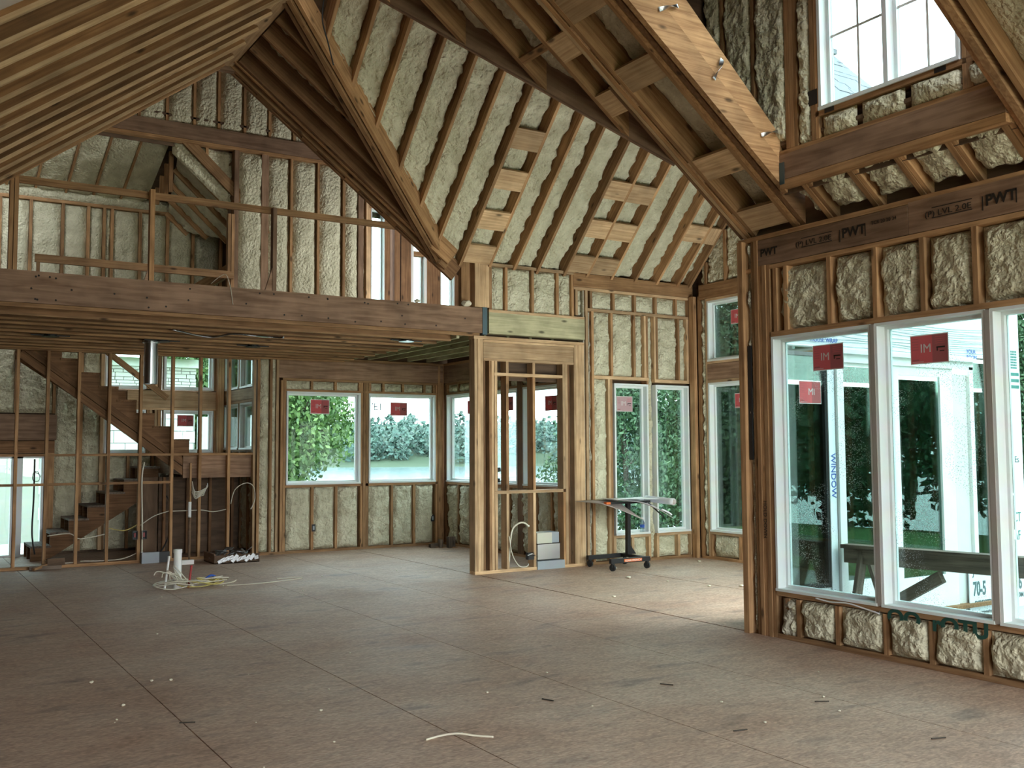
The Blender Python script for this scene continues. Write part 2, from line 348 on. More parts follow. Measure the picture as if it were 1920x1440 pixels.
def window(F, s0, s1, z0, z1, label, mull=(), muntin=(), dep=.13, fr=.028, gl='glass', gmats=None, jamb='vinyl', bars=True, sash=.03):
    """white vinyl window set in the wall; interior face d=0, glass towards outside"""
    WN[0] += 1
    w = struct('window_%d' % WN[0], F.p((s0+s1)/2, 0, z0), label, 'window')
    d0, d1 = .006, -dep
    F.box('jamb', s0, s0+fr, d0, d1, z0+fr, z1-fr, jamb, w); F.box('jamb', s1-fr, s1, d0, d1, z0+fr, z1-fr, jamb, w)
    F.box('head', s0, s1, d0, d1, z1-fr, z1, jamb, w); F.box('sill', s0, s1, d0+.01, d1, z0, z0+fr, jamb, w)
    cuts = [s0+fr]+[m for m in mull for _ in (0, 1)]+[s1-fr]
    for k in range(0, len(cuts), 2):
        a, b = cuts[k], cuts[k+1]
        if k: a += .02
        if k+2 < len(cuts): b -= .02
        q0, q1 = -dep*.6, -dep*.98
        f = F.box('sash', a, a+sash, q0, q1, z0+fr, z1-fr, 'vinyl', w); F.box('sash', b-sash, b, q0, q1, z0+fr, z1-fr, 'vinyl', w)
        F.box('sash', a+sash, b-sash, q0, q1, z0+fr, z0+fr+sash, 'vinyl', w); F.box('sash', a+sash, b-sash, q0, q1, z1-fr-sash, z1-fr, 'vinyl', w)
        F.box('pane', a+sash, b-sash, -dep*.8, -dep*.8-.006, z0+fr+sash, z1-fr-sash, gmats[k//2] if gmats else gl, w)
        for mz in muntin: F.box('muntin', a+sash, b-sash, -dep*.74, -dep*.8+.0005, mz-.009, mz+.009, 'vinyl_warm', w)
        if muntin: F.box('muntin', (a+b)/2-.009, (a+b)/2+.009, -dep*.74, -dep*.8+.0005, z0+fr+sash, z1-fr-sash, 'vinyl_warm', w)
    for m in mull: F.box('mullion', m-.02, m+.02, d0, d1, z0+fr, z1-fr, jamb, w)
    return w
def sticker(c, right, up, w, h, label, group=None, faded=False, mirrored=False):
    """red manufacturer's sticker on a pane"""
    r, u = V(right).normalized(), V(up).normalized(); n = r.cross(u)
    s = empty('window_sticker', V(c), 0, label, 'sticker', group or 'red stickers on the window panes')
    c = V(c)
    obox('border', c, (r, u, n), (w, h, .001), 'sticker_border', s)
    mcol = 'sticker_faded' if faded else 'sticker'
    obox('face', c-r*w*.2+n*.001, (r, u, n), (w*.56, h*.93, .001), mcol, s)
    obox('code_panel', c+r*w*.28+n*.001, (r, u, n), (w*.40, h*.93, .001), 'sticker_faded' if faded else 'sticker_dark', s)
    t0 = c-r*w*.24-u*h*.11+n*.0022
    if mirrored: text('lettering', 'MI', c-r*w*.1-u*h*.11+n*.0022, r, u, h*.42, 'sticker_border', s)
    else:
        text('lettering', 'IM', t0, r, u, h*.42, 'sticker_border', s)
        obox('code_mark', c+r*w*.30+u*h*.03+n*.002, (r, u, n), (w*.22, h*.05, .0008), 'ink', s)
        obox('code_mark', c+r*w*.21-u*h*.03+n*.002, (r, u, n), (w*.03, h*.12, .0008), 'ink', s)
        obox('code_mark', c+r*w*.33-u*h*.10+n*.002, (r, u, n), (w*.12, h*.03, .0008), 'ink', s)
    for k in range(5):
        obox('print_line', c-r*w*.36+u*h*(.36-.09*k)+n*.002, (r, u, n), (w*.17, h*.015, .0006), 'sticker_dark', s)
    obox('print_line', c-r*w*.36-u*h*.36+n*.002, (r, u, n), (w*.18, h*.05, .0006), 'sticker_dark', s)
    for k in range(4): obox('print_line', c+r*w*.29+u*h*(.38-.07*k)+n*.002, (r, u, n), (w*.26, h*.015, .0006), 'sticker', s)
    obox('print_line', c-r*w*.3-u*h*.42+n*.002, (r, u, n), (w*.3, h*.014, .0006), 'sticker_border', s)
    return s

# ------------------------------------------------------------------ key planes
XR, Y1, Y2, X3, X4, YP = 6.42, 11.14, 15.05, 8.05, 10.15, 6.40
RX, RZ, MS = 3.15, 6.00, .75         # main ridge, pitch
def zR(x): return RZ-MS*(x-RX)        # underside of right main slope
def zL(x): return RZ-MS*(RX-x)
NK = 1.03
def zN(y): return 4.0+NK*(Y1-y)       # underside of nook far slope
# ================================================================== FLOOR
fl = struct('floor', (3, 6, 0), 'brown wood-strand subfloor sheets over the whole room', 'floor')
sx = [-.92, .30, 1.52, 2.74, 3.96, 5.18, 6.42]
for i in range(len(sx)-1):
    y = -3.2+(1.22 if i % 2 else 0)
    ys = [-3.2]+[v for v in [(-3.2+(1.22 if i % 2 else 0))+2.44*k for k in range(12)] if -3.0 < v < 15.0]+[17.1]
    for a, b in zip(ys[:-1], ys[1:]):
        box('floor_panel', sx[i]+.0035, sx[i+1]-.0035, a+.0015, b-.0015, -.022, 0, 'subfloor', fl)
for x0, x1, y0, y1 in ((6.43, 8.26, 6.42, 8.84), (8.263, 10.3, 6.42, 8.84), (6.43, 8.26, 8.843, 11.3), (8.263, 10.3, 8.843, 11.3), (6.423, 8.2, 11.303, 13.4), (6.423, 8.2, 13.403, 15.2)):
    box('floor_panel', x0+.012, x1, y0, y1, -.022, 0, 'subfloor', fl)
box('floor_deck', -1, 6.45, -3.3, 17.2, -.06, -.023, 'chip', fl); box('floor_deck', 6.45, 10.35, 6.3, 15.25, -.06, -.023, 'rafter_dark', fl)

# ================================================================== RIGHT WALL
wr_ = struct('wall_right', (XR, 3, 0), 'right-hand stud wall filled with spray foam around the big picture windows')
F = Fr((XR, 0, 0), Y, -X)
F.box('sheathing', -3, 6.4, -.15, -.17, 2.56, 3.75, 'ply', wr_); F.box('sheathing', -3, 6.4, -.15, -.17, -.2, .40, 'ply', wr_)
F.box('bottom_plate', -3, 6.03, 0, -.14, 0, .04, 'stud', wr_)
F.box('sill_plate', -3, 6.03, .0, -.14, .355, .395, 'stud', wr_)
F.box('head_plate', -3, 6.05, 0, -.14, 2.555, 2.60, 'stud', wr_)
F.box('top_plate', -3, 6.4, .0, -.14, 3.42, 3.46, 'stud', wr_); F.box('top_plate', -3, 6.4, .0, -.14, 3.15, 3.185, 'stud', wr_)
h1 = F.box('header_beam', 4.645, 6.18, .004, -.12, 3.19, 3.415, 'lvl', wr_); h2 = F.box('header_beam', 1.0, 4.64, .002, -.12, 3.19, 3.43, 'lvl', wr_); F.box('header_beam', -3, .995, .002, -.12, 3.19, 3.43, 'lvl', wr_)
def stamp(y, par):
    R_, U_ = -Y, Z
    o = lambda dy, z: F.p(y-dy, .0075, z)
    text('stamp', 'PWT', o(.60, 3.275), R_, U_, .105, 'ink', par, bold=.03)
    text('stamp', '|', o(.565, 3.27), R_, U_, .11, 'ink', par); text('stamp', '|', o(.81, 3.275), R_, U_, .11, 'ink', par)
    text('stamp', 'TCR 20 20 24', o(.88, 3.325), R_, U_, .04, 'ink', par)
    text('stamp', '(P) LVL 2.0E', o(.12, 3.285), R_, U_, .06, 'ink', par, wscale=1.25)
    for z in (3.27, 3.345): F.box('stamp_rule', y-.18, y-.5, .0055, .0065, z, z+.006, 'ink', par)
stamp(5.85, h1); stamp(4.62, h2); text('stamp', 'PWT', F.p(6.13, .0075, 3.27), -Y, Z, .09, 'ink', h1, bold=.03)
se = [5.98, 5.40, 4.96, 4.54, 4.12, 3.70, 3.28, 2.86, 2.45, 2.04, 1.63, 1.22, .81, .4, 0, -.41, -.82, -1.23, -1.64, -2.05, -2.46, -2.96][::-1]
bays(F, se, 2.60, 3.15, wr_, recess=.02)
F.box('stud', 5.84, 5.88, 0.001, -.14, 2.60, 3.15, 'stud', wr_)
lb = [5.92, 5.80, 5.40, 4.95, 4.56, 4.14, 3.72, 3.3, 2.88, 2.46, 2.04, 1.62, 1.2, .78, .36, -.06, -.48, -.9, -1.32, -1.74, -2.16, -2.6][::-1]
bays(F, lb, .04, .345, wr_, recess=-.022, mat='stud')
text('sill_lettering', 'OO  rOTU', F.p(4.93, .0015, .285), -Y, Z, .15, 'green_ink', wr_, wscale=1.15, bold=.04)
wfoam(F, 5.83, 5.99, .02, .34, wr_, recess=-.03, amp=.03, mat='foam_dusty')
# windows of the right wall
window(F, 5.01, 6.03, .395, 2.555, 'large fixed picture window nearest the timber post on the right wall', gl='glass_dirty', dep=.15, fr=.022, sash=.022)
window(F, 4.06, 4.97, .395, 2.555, 'middle picture window of the right wall beside a white porch door', gl='glass_dirty', dep=.15, fr=.022, sash=.022)
window(F, 3.10, 4.02, .395, 2.555, 'picture window at the right edge of the view', gl='glass', dep=.15, fr=.022, sash=.022)
window(F, -.2, 2.6, .395, 2.555, 'wide unseen picture window added to the right wall near the viewer for light', mull=(1.2,), dep=.15)  # this unseen window and the next are added to let light in
window(F, -2.8, -.6, .395, 2.555, 'wide unseen picture window added to the right wall behind the viewer for light', mull=(-1.7,), dep=.15)
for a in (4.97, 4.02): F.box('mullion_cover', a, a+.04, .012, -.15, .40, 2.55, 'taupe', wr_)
for a, b in ((2.6, 3.10), (-.6, -.2), (-3, -2.8)):
    F.box('stud', a, b, 0, -.14, .395, 2.555, 'stud', wr_)
# post cluster at the end of the right wall
pw = struct('trim_1', (XR, 6.2, 0), 'built-up timber post of several studs at the end of the right wall', 'post')
for k, (a, b, d) in enumerate(((6.035, 6.075, .0), (6.078, 6.118, .012), (6.121, 6.161, .006), (6.164, 6.204, .014), (6.207, 6.247, .004))):
    F.box('stud', a, b, d, -.14, 0, 3.19 if k < 3 else 3.42, 'stud', pw)
F.box('stud', 6.31, 6.37, .05, -.14, 0, 3.43, 'stud', pw)
wfoam(F, 6.25, 6.31, .02, 3.42, pw, recess=-.012, edge=.04, step=.03, amp=.02, mat='foam_dusty')
F.box('stud', 6.25, 6.31, -.03, -.14, 0, 3.42, 'stud', pw)
F.box('sealant', 6.262, 6.30, -.0, .012, 1.5, 2.5, 'tar', pw)
text('marker_note', 'HOLD DOWN', F.p(6.145, .0165, 1.15), -Z, -Y, .05, 'ink', pw)

# ================================================================== PARTITION FRAME + NOOK BACK WALL (Y1)
F1 = Fr((0, Y1, 0), X, -Y)
pf = struct('wall_partition', (7.2, Y1, 0), 'open framed partition of lumber with a header and no covering')
def ps(a, b, z0, z1, d=0, mat='stud'): F1.box('stud', a, b, d, -.14, z0, z1, mat, pf)
F1.box('bottom_plate', 6.41, 8.16, 0, -.14, 0, .04, 'pale', pf)
for a, b, d in ((6.41, 6.452, 0), (6.455, 6.497, .004), (6.50, 6.542, -.002)): ps(a, b, .04, 3.04, d, 'pale')
ps(6.63, 6.668, .04, 2.77); ps(6.672, 6.71, .04, 2.77, -.006, 'pale'); ps(6.575, 6.60, .04, 2.77, -.05, 'rafter_dark')
F1.box('header_beam', 6.545, 7.985, .0, -.13, 2.80, 3.0, 'pale', pf)
F1.box('top_plate', 6.40, 8.17, .004, -.14, 3.04, 3.08, 'pale', pf); F1.box('top_plate', 6.54, 8.0, .002, -.14, 3.003, 3.036, 'pale', pf)
F1.box('header_plate', 6.545, 7.985, .003, -.14, 2.762, 2.797, 'pale', pf)
F1.box('block', 6.71, 7.80, 0, -.14, 2.57, 2.61, 'pale', pf); F1.box('sill_plate', 6.71, 7.80, 0, -.14, 1.02, 1.06, 'pale', pf)
for s in (6.735, 6.91, 7.33, 7.82):
    w = .04 if s not in (6.735,) else .035
    if s in (6.91, 7.33):
        ps(s-.02, s+.02, 2.61, 2.762, 0, 'pale'); ps(s-.02, s+.02, 1.06, 2.57); ps(s-.02, s+.02, .04, 1.02, 0, 'pale')
    else: ps(s-.02, s+.02, .04 if s < 7 else 1.06, 2.762, -.001, 'pale')
ps(7.80, 7.84, .04, 1.02, -.001, 'rafter'); ps(7.843, 7.882, .04, 2.762, 0, 'pale'); ps(7.90, 7.965, .04, 2.762, -.07, 'rafter_dark'); ps(7.99, 8.02, .04, 3.04, 0, 'pale'); ps(8.024, 8.17, .04, 3.04, -.003, 'pale')
nb = struct('wall_nook_back', (9, Y1, 0), 'far nook wall with foam-filled stud bays above two tall windows')
F1.box('treated_header', 6.62, 8.17, .02, -.12, 3.12, 3.40, 'treated', nb)
F1.box('sill_plate', 6.62, 8.17, .022, -.14, 3.40, 3.435, 'pale', nb)
bays(F1, [6.655, 6.90, 7.32, 7.73, 7.985], 3.435, 4.02, nb, recess=.0, edge=.05)
F1.box('top_plate', 6.5, 8.03, .004, -.14, 4.02, 4.06, 'pale', nb)
F1.box('king_stud', 6.42, 6.635, .0, -.14, 3.46, 4.06, 'pale', nb); F1.box('king_stud', 6.25, 6.38, -.06, -.14, 3.46, 4.3, 'rafter', nb)
ps2 = lambda a, b, z0, z1, d=0, mat='stud': F1.box('stud', a, b, d, -.14, z0, z1, mat, nb)
F1.box('header_beam', 8.0, 10.2, .004, -.12, 3.86, 4.05, 'rafter', nb); F1.box('header_plate', 8.0, 10.2, .0, -.14, 3.82, 3.856, 'pale', nb)
ps2(8.03, 8.07, 3.46, 3.82, 0, 'pale'); ps2(8.20, 8.24, .04, 3.82, 0, 'pale'); ps2(8.175, 8.198, .04, 3.82, -.03, 'foam_dusty')
wfoam(F1, 8.075, 8.165, 3.46, 3.82, nb)
ps2(8.30, 8.34, .04, 3.53); wfoam(F1, 8.24, 8.30, .04, 3.53, nb, recess=-.005, edge=.05, step=.03, amp=.02, mat='foam_dusty')
F1.box('block', 8.24, 10.13, .001, -.14, 3.53, 3.57, 'pale', nb)
bays(F1, [8.30, 8.70, 9.09, 9.48, 9.87, 10.12], 3.57, 3.82, nb, recess=.0, edge=.05)
F1.box('block', 8.34, 9.33, .001, -.14, 2.585, 2.63, 'pale', nb); F1.box('block', 9.44, 10.13, .001, -.14, 2.565, 2.61, 'pale', nb)
bays(F1, [8.34, 8.66, 9.07], 2.63, 3.53, nb, recess=.0, edge=.05, first=False)
wfoam(F1, 9.09, 9.24, 2.63, 3.53, nb, recess=0); ps2(9.25, 9.285, 2.63, 3.53, 0, 'pale'); ps2(9.29, 9.325, 2.52, 3.53, -.004); ps2(9.435, 9.47, 2.61, 3.53, 0, 'pale'); ps2(9.475, 9.51, 2.61, 3.53)
wfoam(F1, 9.33, 9.43, .04, 3.53, nb, recess=.01, step=.03, amp=.02)
wfoam(F1, 9.515, 9.89, 2.61, 3.53, nb, recess=0); ps2(9.895, 9.93, 2.61, 3.53); wfoam(F1, 9.935, 10.06, 2.61, 3.53, nb, recess=0); ps2(10.065, 10.13, 2.61, 3.53, 0, 'pale')
wfoam(F1, 8.345, 8.575, .04, 2.585, nb, recess=.0, edge=.05); ps2(8.58, 8.62, .04, 2.585, 0, 'pale'); ps2(8.622, 8.66, .04, 2.585)
F1.box('sheathing', 6.5, 10.3, -.15, -.17, 2.52, 4.6, 'ply', nb); F1.box('sheathing', 8.2, 10.3, -.15, -.17, -.2, .385, 'ply', nb); F1.box('sheathing', 8.1, 8.69, -.15, -.17, .385, 2.52, 'ply', nb); F1.box('sheathing', 9.31, 9.45, -.15, -.17, .385, 2.52, 'ply', nb); F1.box('sheathing', 10.09, 10.3, -.15, -.17, .385, 2.52, 'ply', nb)
F1.box('bottom_plate', 8.17, 10.15, 0, -.14, 0, .04, 'stud', nb)
F1.box('sill_plate', 8.66, 9.33, .0, -.14, .345, .385, 'pale', nb); F1.box('sill_plate', 9.44, 10.13, .0, -.14, .345, .385, 'pale', nb)
bays(F1, [8.68, 9.0, 9.31], .04, .345, nb, mat='pale'); bays(F1, [9.46, 9.86, 10.11], .04, .345, nb, mat='pale')
window(F1, 8.69, 9.31, .385, 2.53, 'tall narrow nook window behind the drawing stand')
window(F1, 9.45, 10.09, .385, 2.53, 'tall narrow nook window beside the foam-covered corner post')
# corner post of the nook
cp = struct('trim_2', (10.18, 11.0, 0), 'foam-edged corner post of the nook', 'post')
box('stud', 10.10, 10.16, 11.02, 11.12, 0, 3.86, 'stud', cp); box('stud', 10.165, 10.2, 10.93, 11.0, 0, 3.86, 'stud', cp)
F4 = Fr((X4, 0, 0), Y, -X)
wfoam(F4, 10.83, 10.93, .04, 3.82, cp, recess=-.01, step=.03, amp=.02); F4.box('stud', 10.79, 10.825, 0, -.14, .04, 3.82, 'pale', cp)
# nook right wall
nr = struct('wall_nook_right', (X4, 8.7, 0), 'right-hand nook wall with stacked upper and lower windows')
F4.box('header_beam', 6.5, 10.95, .0, -.12, 3.80, 4.02, 'rafter', nr)
F4.box('header_beam', 6.5, 10.79, .003, -.12, 2.60, 2.83, 'lvl', nr); F4.box('sill_plate', 6.5, 10.79, .005, -.14, 2.835, 2.87, 'pale', nr); F4.box('head_plate', 6.5, 10.79, .002, -.14, 2.555, 2.597, 'pale', nr); F4.box('head_plate', 6.5, 10.79, .002, -.14, 3.76, 3.797, 'pale', nr)
F4.box('bottom_plate', 6.5, 10.95, 0, -.14, 0, .04, 'stud', nr); F4.box('sill_plate', 6.5, 10.79, 0, -.14, .36, .40, 'pale', nr)
bays(F4, [6.52, 7.0, 7.4, 7.8, 8.2, 8.6, 9.0, 9.4, 9.8, 10.2, 10.77], .04, .36, nr, recess=.005)
F4.box('sheathing', 6.4, 11.3, -.15, -.17, -.2, .40, 'ply', nr); F4.box('sheathing', 6.4, 11.3, -.15, -.17, 3.8, 4.6, 'ply', nr); F4.box('sheathing', 6.4, 11.3, -.15, -.17, 2.55, 2.87, 'ply', nr)
F4.box('sheathing', 10.78, 11.3, -.15, -.17, .4, 3.8, 'ply', nr)
for a, b in ((9.4, 10.78), (7.9, 9.3), (6.55, 7.8)):
    t = {9.4: 'beside the corner post', 7.9: 'in the middle of the nook side wall', 6.55: 'next to the porch door'}[a]
    window(F4, a, b, .40, 2.555, 'lower nook side window '+t); window(F4, a, b, 2.87, 3.76, 'upper nook side window '+t)
for a, b in ((9.3, 9.4), (7.8, 7.9), (6.4, 6.55)): F4.box('stud', a, b, 0, -.14, .4, 3.76, 'stud', nr)
ridge_y = (Y1+6.3)/2
def zNg(y): return zN(y) if y > ridge_y else zN(2*ridge_y-y)
ge = [10.95]+[10.8-.4*k for k in range(11)]
for a, b in zip(ge[1:], ge[:-1]):
    F4.box('stud', a-.02, a+.02, 0, -.14, 4.02, zNg(a), 'stud', nr)
    foam(F4.p(a+.02, 0, 4.02), F4.p(b-.02, 0, 4.02), F4.p(b-.02, 0, zNg(b)+.2), F4.p(a+.02, 0, zNg(a)+.2), F4.n, nr, recess=.02)
prism('gable_sheathing', [(10.32, 11.3, 4.15), (10.32, ridge_y, zN(ridge_y)+.34), (10.32, 6.2, 4.15)], (.02, 0, 0), 'ply', nr)

# ================================================================== BACK ROOM: wall_back (Y2) and side wall (X3)
F2 = Fr((0, Y2, 0), X, -Y)
wb_ = struct('wall_back', (6.4, Y2, 0), 'back wall of the low room with two lake windows and foam bays')
F2.box('sheathing', 4.78, 8.2, -.15, -.17, 2.5, 3.4, 'ply', wb_); F2.box('sheathing', 4.78, 8.2, -.15, -.17, -.2, 1.06, 'ply', wb_)
F2.box('sheathing', 4.78, 5.3, -.15, -.17, 1.06, 2.5, 'ply', wb_); F2.box('sheathing', 6.5, 6.67, -.15, -.17, 1.06, 2.5, 'ply', wb_); F2.box('sheathing', 7.88, 8.2, -.15, -.17, 1.06, 2.5, 'ply', wb_)
F2.box('header_beam', 5.14, 8.03, .004, -.12, 2.74, 3.03, 'lvl', wb_); F2.box('top_plate', 4.8, 8.05, .002, -.14, 3.033, 3.075, 'stud', wb_)
F2.box('header_plate', 5.2, 7.95, .001, -.14, 2.70, 2.737, 'stud', wb_); F2.box('head_plate', 5.22, 7.93, .001, -.14, 2.53, 2.565, 'stud', wb_)
bays(F2, [5.24, 5.68, 6.08, 6.50], 2.565, 2.70, wb_, recess=0, edge=.04); bays(F2, [6.68, 6.92, 7.28, 7.68, 7.86], 2.565, 2.70, wb_, recess=0, edge=.04)
F2.box('bottom_plate', 4.8, 8.05, 0, -.14, 0, .04, 'stud', wb_); F2.box('sill_plate', 5.22, 7.95, 0, -.14, 1.02, 1.06, 'stud', wb_)
bays(F2, [5.26, 5.70, 6.10, 6.51], .04, 1.02, wb_, recess=-.005, amp=.024, first=False, last=False); bays(F2, [6.66, 7.08, 7.49, 7.88], .04, 1.02, wb_, recess=-.005, amp=.024, first=False, last=False)
for a, b, d, mt in ((4.80, 4.84, .002, 'stud'), (5.10, 5.14, .0, 'pale'), (5.17, 5.21, .0, 'stud'), (5.213, 5.255, .004, 'stud'), (6.515, 6.555, .0, 'stud'), (6.56, 6.60, .006, 'stud'), (6.605, 6.655, 0, 'stud'), (7.89, 7.93, 0, 'stud'), (7.935, 7.975, .01, 'stud'), (7.98, 8.05, 0, 'stud')):
    F2.box('stud', a, b, d, -.14, .04, 2.70 if 5.15 < a < 7.9 else 3.03, mt, wb_)
wfoam(F2, 4.845, 5.0, .04, 3.03, wb_, recess=.01, amp=.03); F2.box('stud', 5.0, 5.035, 0, -.14, .04, 3.03, 'stud', wb_); wfoam(F2, 5.035, 5.10, .04, 3.03, wb_, recess=.005, edge=.04, step=.03, amp=.02)
window(F2, 5.265, 6.515, 1.06, 2.53, 'back window filled with a leafy tree', gl='glass_sky'); window(F2, 6.66, 7.89, 1.06, 2.53, 'back window looking over the lake to the wooded shore', gl='glass_sky')
text('marker_note', "'E1", F2.p(6.75, -.098, 2.26), X, Z, .17, 'grey_ink', wb_)
ws = struct('wall_side', (X3, 13, 0), 'side wall of the low room with lake windows seen through the framed partition')
F3 = Fr((X3, 0, 0), Y, -X)
for z0, z1 in ((2.5, 3.4), (-.2, 1.06)): F3.box('sheathing', 11.28, 15.2, -.15, -.17, z0, z1, 'ply', ws)
F3.box('header_beam', 11.3, 15.04, .003, -.12, 2.74, 3.03, 'lvl', ws); F3.box('top_plate', 11.3, 15.04, .002, -.14, 3.033, 3.075, 'stud', ws); F3.box('header_plate', 11.3, 15, .001, -.14, 2.70, 2.737, 'stud', ws); F3.box('head_plate', 11.3, 15, .001, -.14, 2.53, 2.565, 'stud', ws)
F3.box('bottom_plate', 11.3, 15.04, 0, -.14, 0, .04, 'stud', ws); F3.box('sill_plate', 11.3, 15, 0, -.14, 1.02, 1.06, 'stud', ws)
bays(F3, [11.4, 11.8, 12.2, 12.62, 12.95, 13.35, 13.75, 14.15, 14.55, 14.95], 2.565, 2.70, ws, recess=0, edge=.04)
bays(F3, [11.4, 11.8, 12.2, 12.62, 12.95, 13.35, 13.75, 14.15, 14.55, 14.97], .04, 1.02, ws, recess=-.005, amp=.024)
for a, b in ((11.3, 11.38), (12.54, 12.70), (14.95, 15.03)): F3.box('stud', a, b, .002, -.14, .04, 2.70, 'rafter_dark', ws)
window(F3, 12.70, 14.95, 1.06, 2.53, 'wide side window of the low room nearest its back corner', mull=(13.83,), gl='glass_sky'); window(F3, 11.40, 12.54, 1.06, 2.53, 'side window of the low room seen through the framed partition', gl='glass_sky')

# ================================================================== STUD SCREEN + STAIRWELL
sp = struct('wall_stud_screen', (3.1, Y2, 0), 'open stud screen wall in front of the stairwell')
for k, s in enumerate((1.02, 1.47, 1.85, 2.25, 2.655, 3.085, 3.535, 3.94, 4.37)):
    F2.box('stud', s-.02, s+.02, 0, -.09, .04, 3.0, 'stud', sp)
F2.box('stud', 4.74, 4.775, .001, -.09, .04, 3.0, 'pale', sp)
for (s0, s1) in ((.2, 4.8),):
    F2.box('bottom_plate', s0, s1, .002, -.09, 0, .04, 'stud', sp); F2.box('top_plate', s0, s1, .002, -.09, 3.0, 3.04, 'stud', sp); F2.box('top_plate', s0, s1, .0, -.09, 3.043, 3.08, 'stud', sp)
ss = (1.02, 1.47, 1.85, 2.25, 2.655, 3.085, 3.535, 3.94, 4.37, 4.76)
for a, b in zip(ss[:-1], ss[1:]):
    F2.box('block', a+.021, b-.021, -.01, -.05, 1.535, 1.57, 'stud', sp)
    if b < 3.6: F2.box('block', a+.021, b-.021, -.01, -.05, 1.13, 1.165, 'stud', sp)
F2.box('stud', 3.80, 3.825, -.02, -.06, .04, 1.42, 'stud', sp)
# stair back wall Y=17
F5 = Fr((0, 17.0, 0), X, -Y)
sb = struct('wall_stair_back', (2.5, 17, 0), 'stairwell outer wall with stacked windows and light timber beam')
def sh5(s0, s1, z0, z1): F5.box('sheathing', s0, s1, -.15, -.17, z0, z1, 'ply', sb)
sh5(-.6, 1.36, -.2, 6.6); sh5(1.36, 2.06, 1.55, 6.6); sh5(2.06, 2.92, -.2, 6.6); sh5(2.92, 5.0, -.2, 1.57); sh5(2.92, 5, 4.3, 6.6); sh5(2.92, 5.0, 2.28, 2.62); sh5(3.56, 3.84, 1.57, 4.3); sh5(4.66, 5.0, 1.57, 4.3)
F5.box('header_beam', 3.27, 4.72, .0, -.12, 2.32, 2.6, 'pale', sb); F5.box('head_plate', 2.95, 4.72, .002, -.14, 2.28, 2.317, 'pale', sb); F5.box('header_beam', 2.9, 3.265, -.05, -.12, 2.32, 2.58, 'rafter_dark', sb)
F5.box('header_beam', .8, 2.22, .02, -.12, 1.78, 2.18, 'lvl', sb); F5.box('header_beam', .8, 2.2, .0, -.12, 1.58, 1.77, 'rafter_dark', sb)
for a, b, mt in ((3.575, 3.615, 'stud'), (3.62, 3.66, 'pale'), (3.70, 3.74, 'pale'), (3.75, 3.79, 'stud'), (4.67, 4.71, 'stud'), (4.715, 4.76, 'pale')):
    F5.box('stud', a, b, -.002, -.14, 2.62, 4.3, mt, sb); F5.box('stud', a, b, -.002, -.14, 1.57, 2.28, mt, sb)
F5.box('stud', 2.10, 2.2, .0, -.14, 0, 1.58, 'stud', sb)
for a, b in ((2.2, 2.56), (2.6, 2.86)): wfoam(F5, a, b, .04, 3.6, sb, recess=-.01, amp=.03)
F5.box('stud', 2.56, 2.6, 0, -.14, .04, 3.6, 'stud', sb); F5.box('stud', 2.86, 2.91, .01, -.14, .04, 3.6, 'pale', sb)
for a, b in ((.8, 1.2), (1.24, 1.62), (1.66, 2.16)): wfoam(F5, a, b, 2.2, 3.6, sb, recess=0, amp=.025)
for a in (1.22, 1.64, 2.18): F5.box('stud', a-.02, a+.02, 0, -.14, 2.2, 3.6, 'stud', sb)
bays(F5, [2.93, 3.3, 3.68, 4.1, 4.5, 4.75], .04, 1.53, sb, recess=-.005, amp=.028); F5.box('sill_plate', 2.9, 4.76, .001, -.14, 1.53, 1.57, 'stud', sb)
window(F5, 2.93, 3.56, 2.62, 4.28, 'upper stairwell window facing the stone house'); window(F5, 3.84, 4.66, 2.62, 4.28, 'upper stairwell window with open sky and a treetop')
window(F5, 2.93, 3.56, 1.57, 2.28, 'lower stairwell window behind the stair stringer'); window(F5, 3.84, 4.66, 1.57, 2.28, 'lower stairwell window with a red sticker')
d1 = struct('door_1', (1.7, 17, 0), 'white-framed glass door at the foot of the stairs', 'door')
for a, b in ((1.36, 1.40), (1.60, 1.76), (2.02, 2.06)): F5.box('frame', a, b, .0, -.13, .03, 1.55, 'vinyl', d1)
F5.box('frame', 1.36, 2.06, 0, -.13, 1.50, 1.55, 'vinyl', d1); F5.box('sill', 1.36, 2.06, 0, -.13, 0, .03, 'vinyl', d1)
F5.box('pane', 1.40, 1.60, -.09, -.1, .03, 1.5, 'glass', d1); F5.box('pane', 1.76, 2.02, -.09, -.1, .03, 1.5, 'glass', d1)
# stair side wall X=4.82
F6 = Fr((4.82, 0, 0), Y, -X)
sd = struct('wall_stair_side', (4.82, 16, 0), 'stairwell side wall with stacked white windows above the landing')
for z0, z1 in ((-.2, 1.62), (2.38, 2.63), (4.3, 6.6)): F6.box('sheathing', 15.2, 17.15, -.10, -.12, z0, z1, 'ply', sd)
F6.box('header_beam', 15.14, 16.98, 0, -.1, 2.42, 2.6, 'pale', sd); F6.box('head_plate', 15.14, 16.98, .002, -.1, 2.375, 2.415, 'stud', sd); F6.box('sill_plate', 15.14, 16.98, .002, -.1, 1.585, 1.62, 'stud', sd)
bays(F6, [15.16, 15.6, 16.0, 16.4, 16.8, 16.97], .04, 1.585, sd)
for z0, z1, n in ((2.61, 4.28, 'upper'), (1.62, 2.37, 'lower')):
    window(F6, 16.12, 16.9, z0, z1, n+' stairwell side window next to the corner post', dep=.1); window(F6, 15.18, 16.02, z0, z1, n+' stairwell side window next to the stud screen', dep=.1)
    F6.box('stud', 16.03, 16.11, .003, -.1, z0, z1, 'stud', sd); F6.box('stud', 16.9, 16.98, .003, -.1, z0, z1, 'stud', sd)
box('corner_post', 4.70, 4.80, 16.86, 16.99, 1.57, 4.3, 'stud', sd)
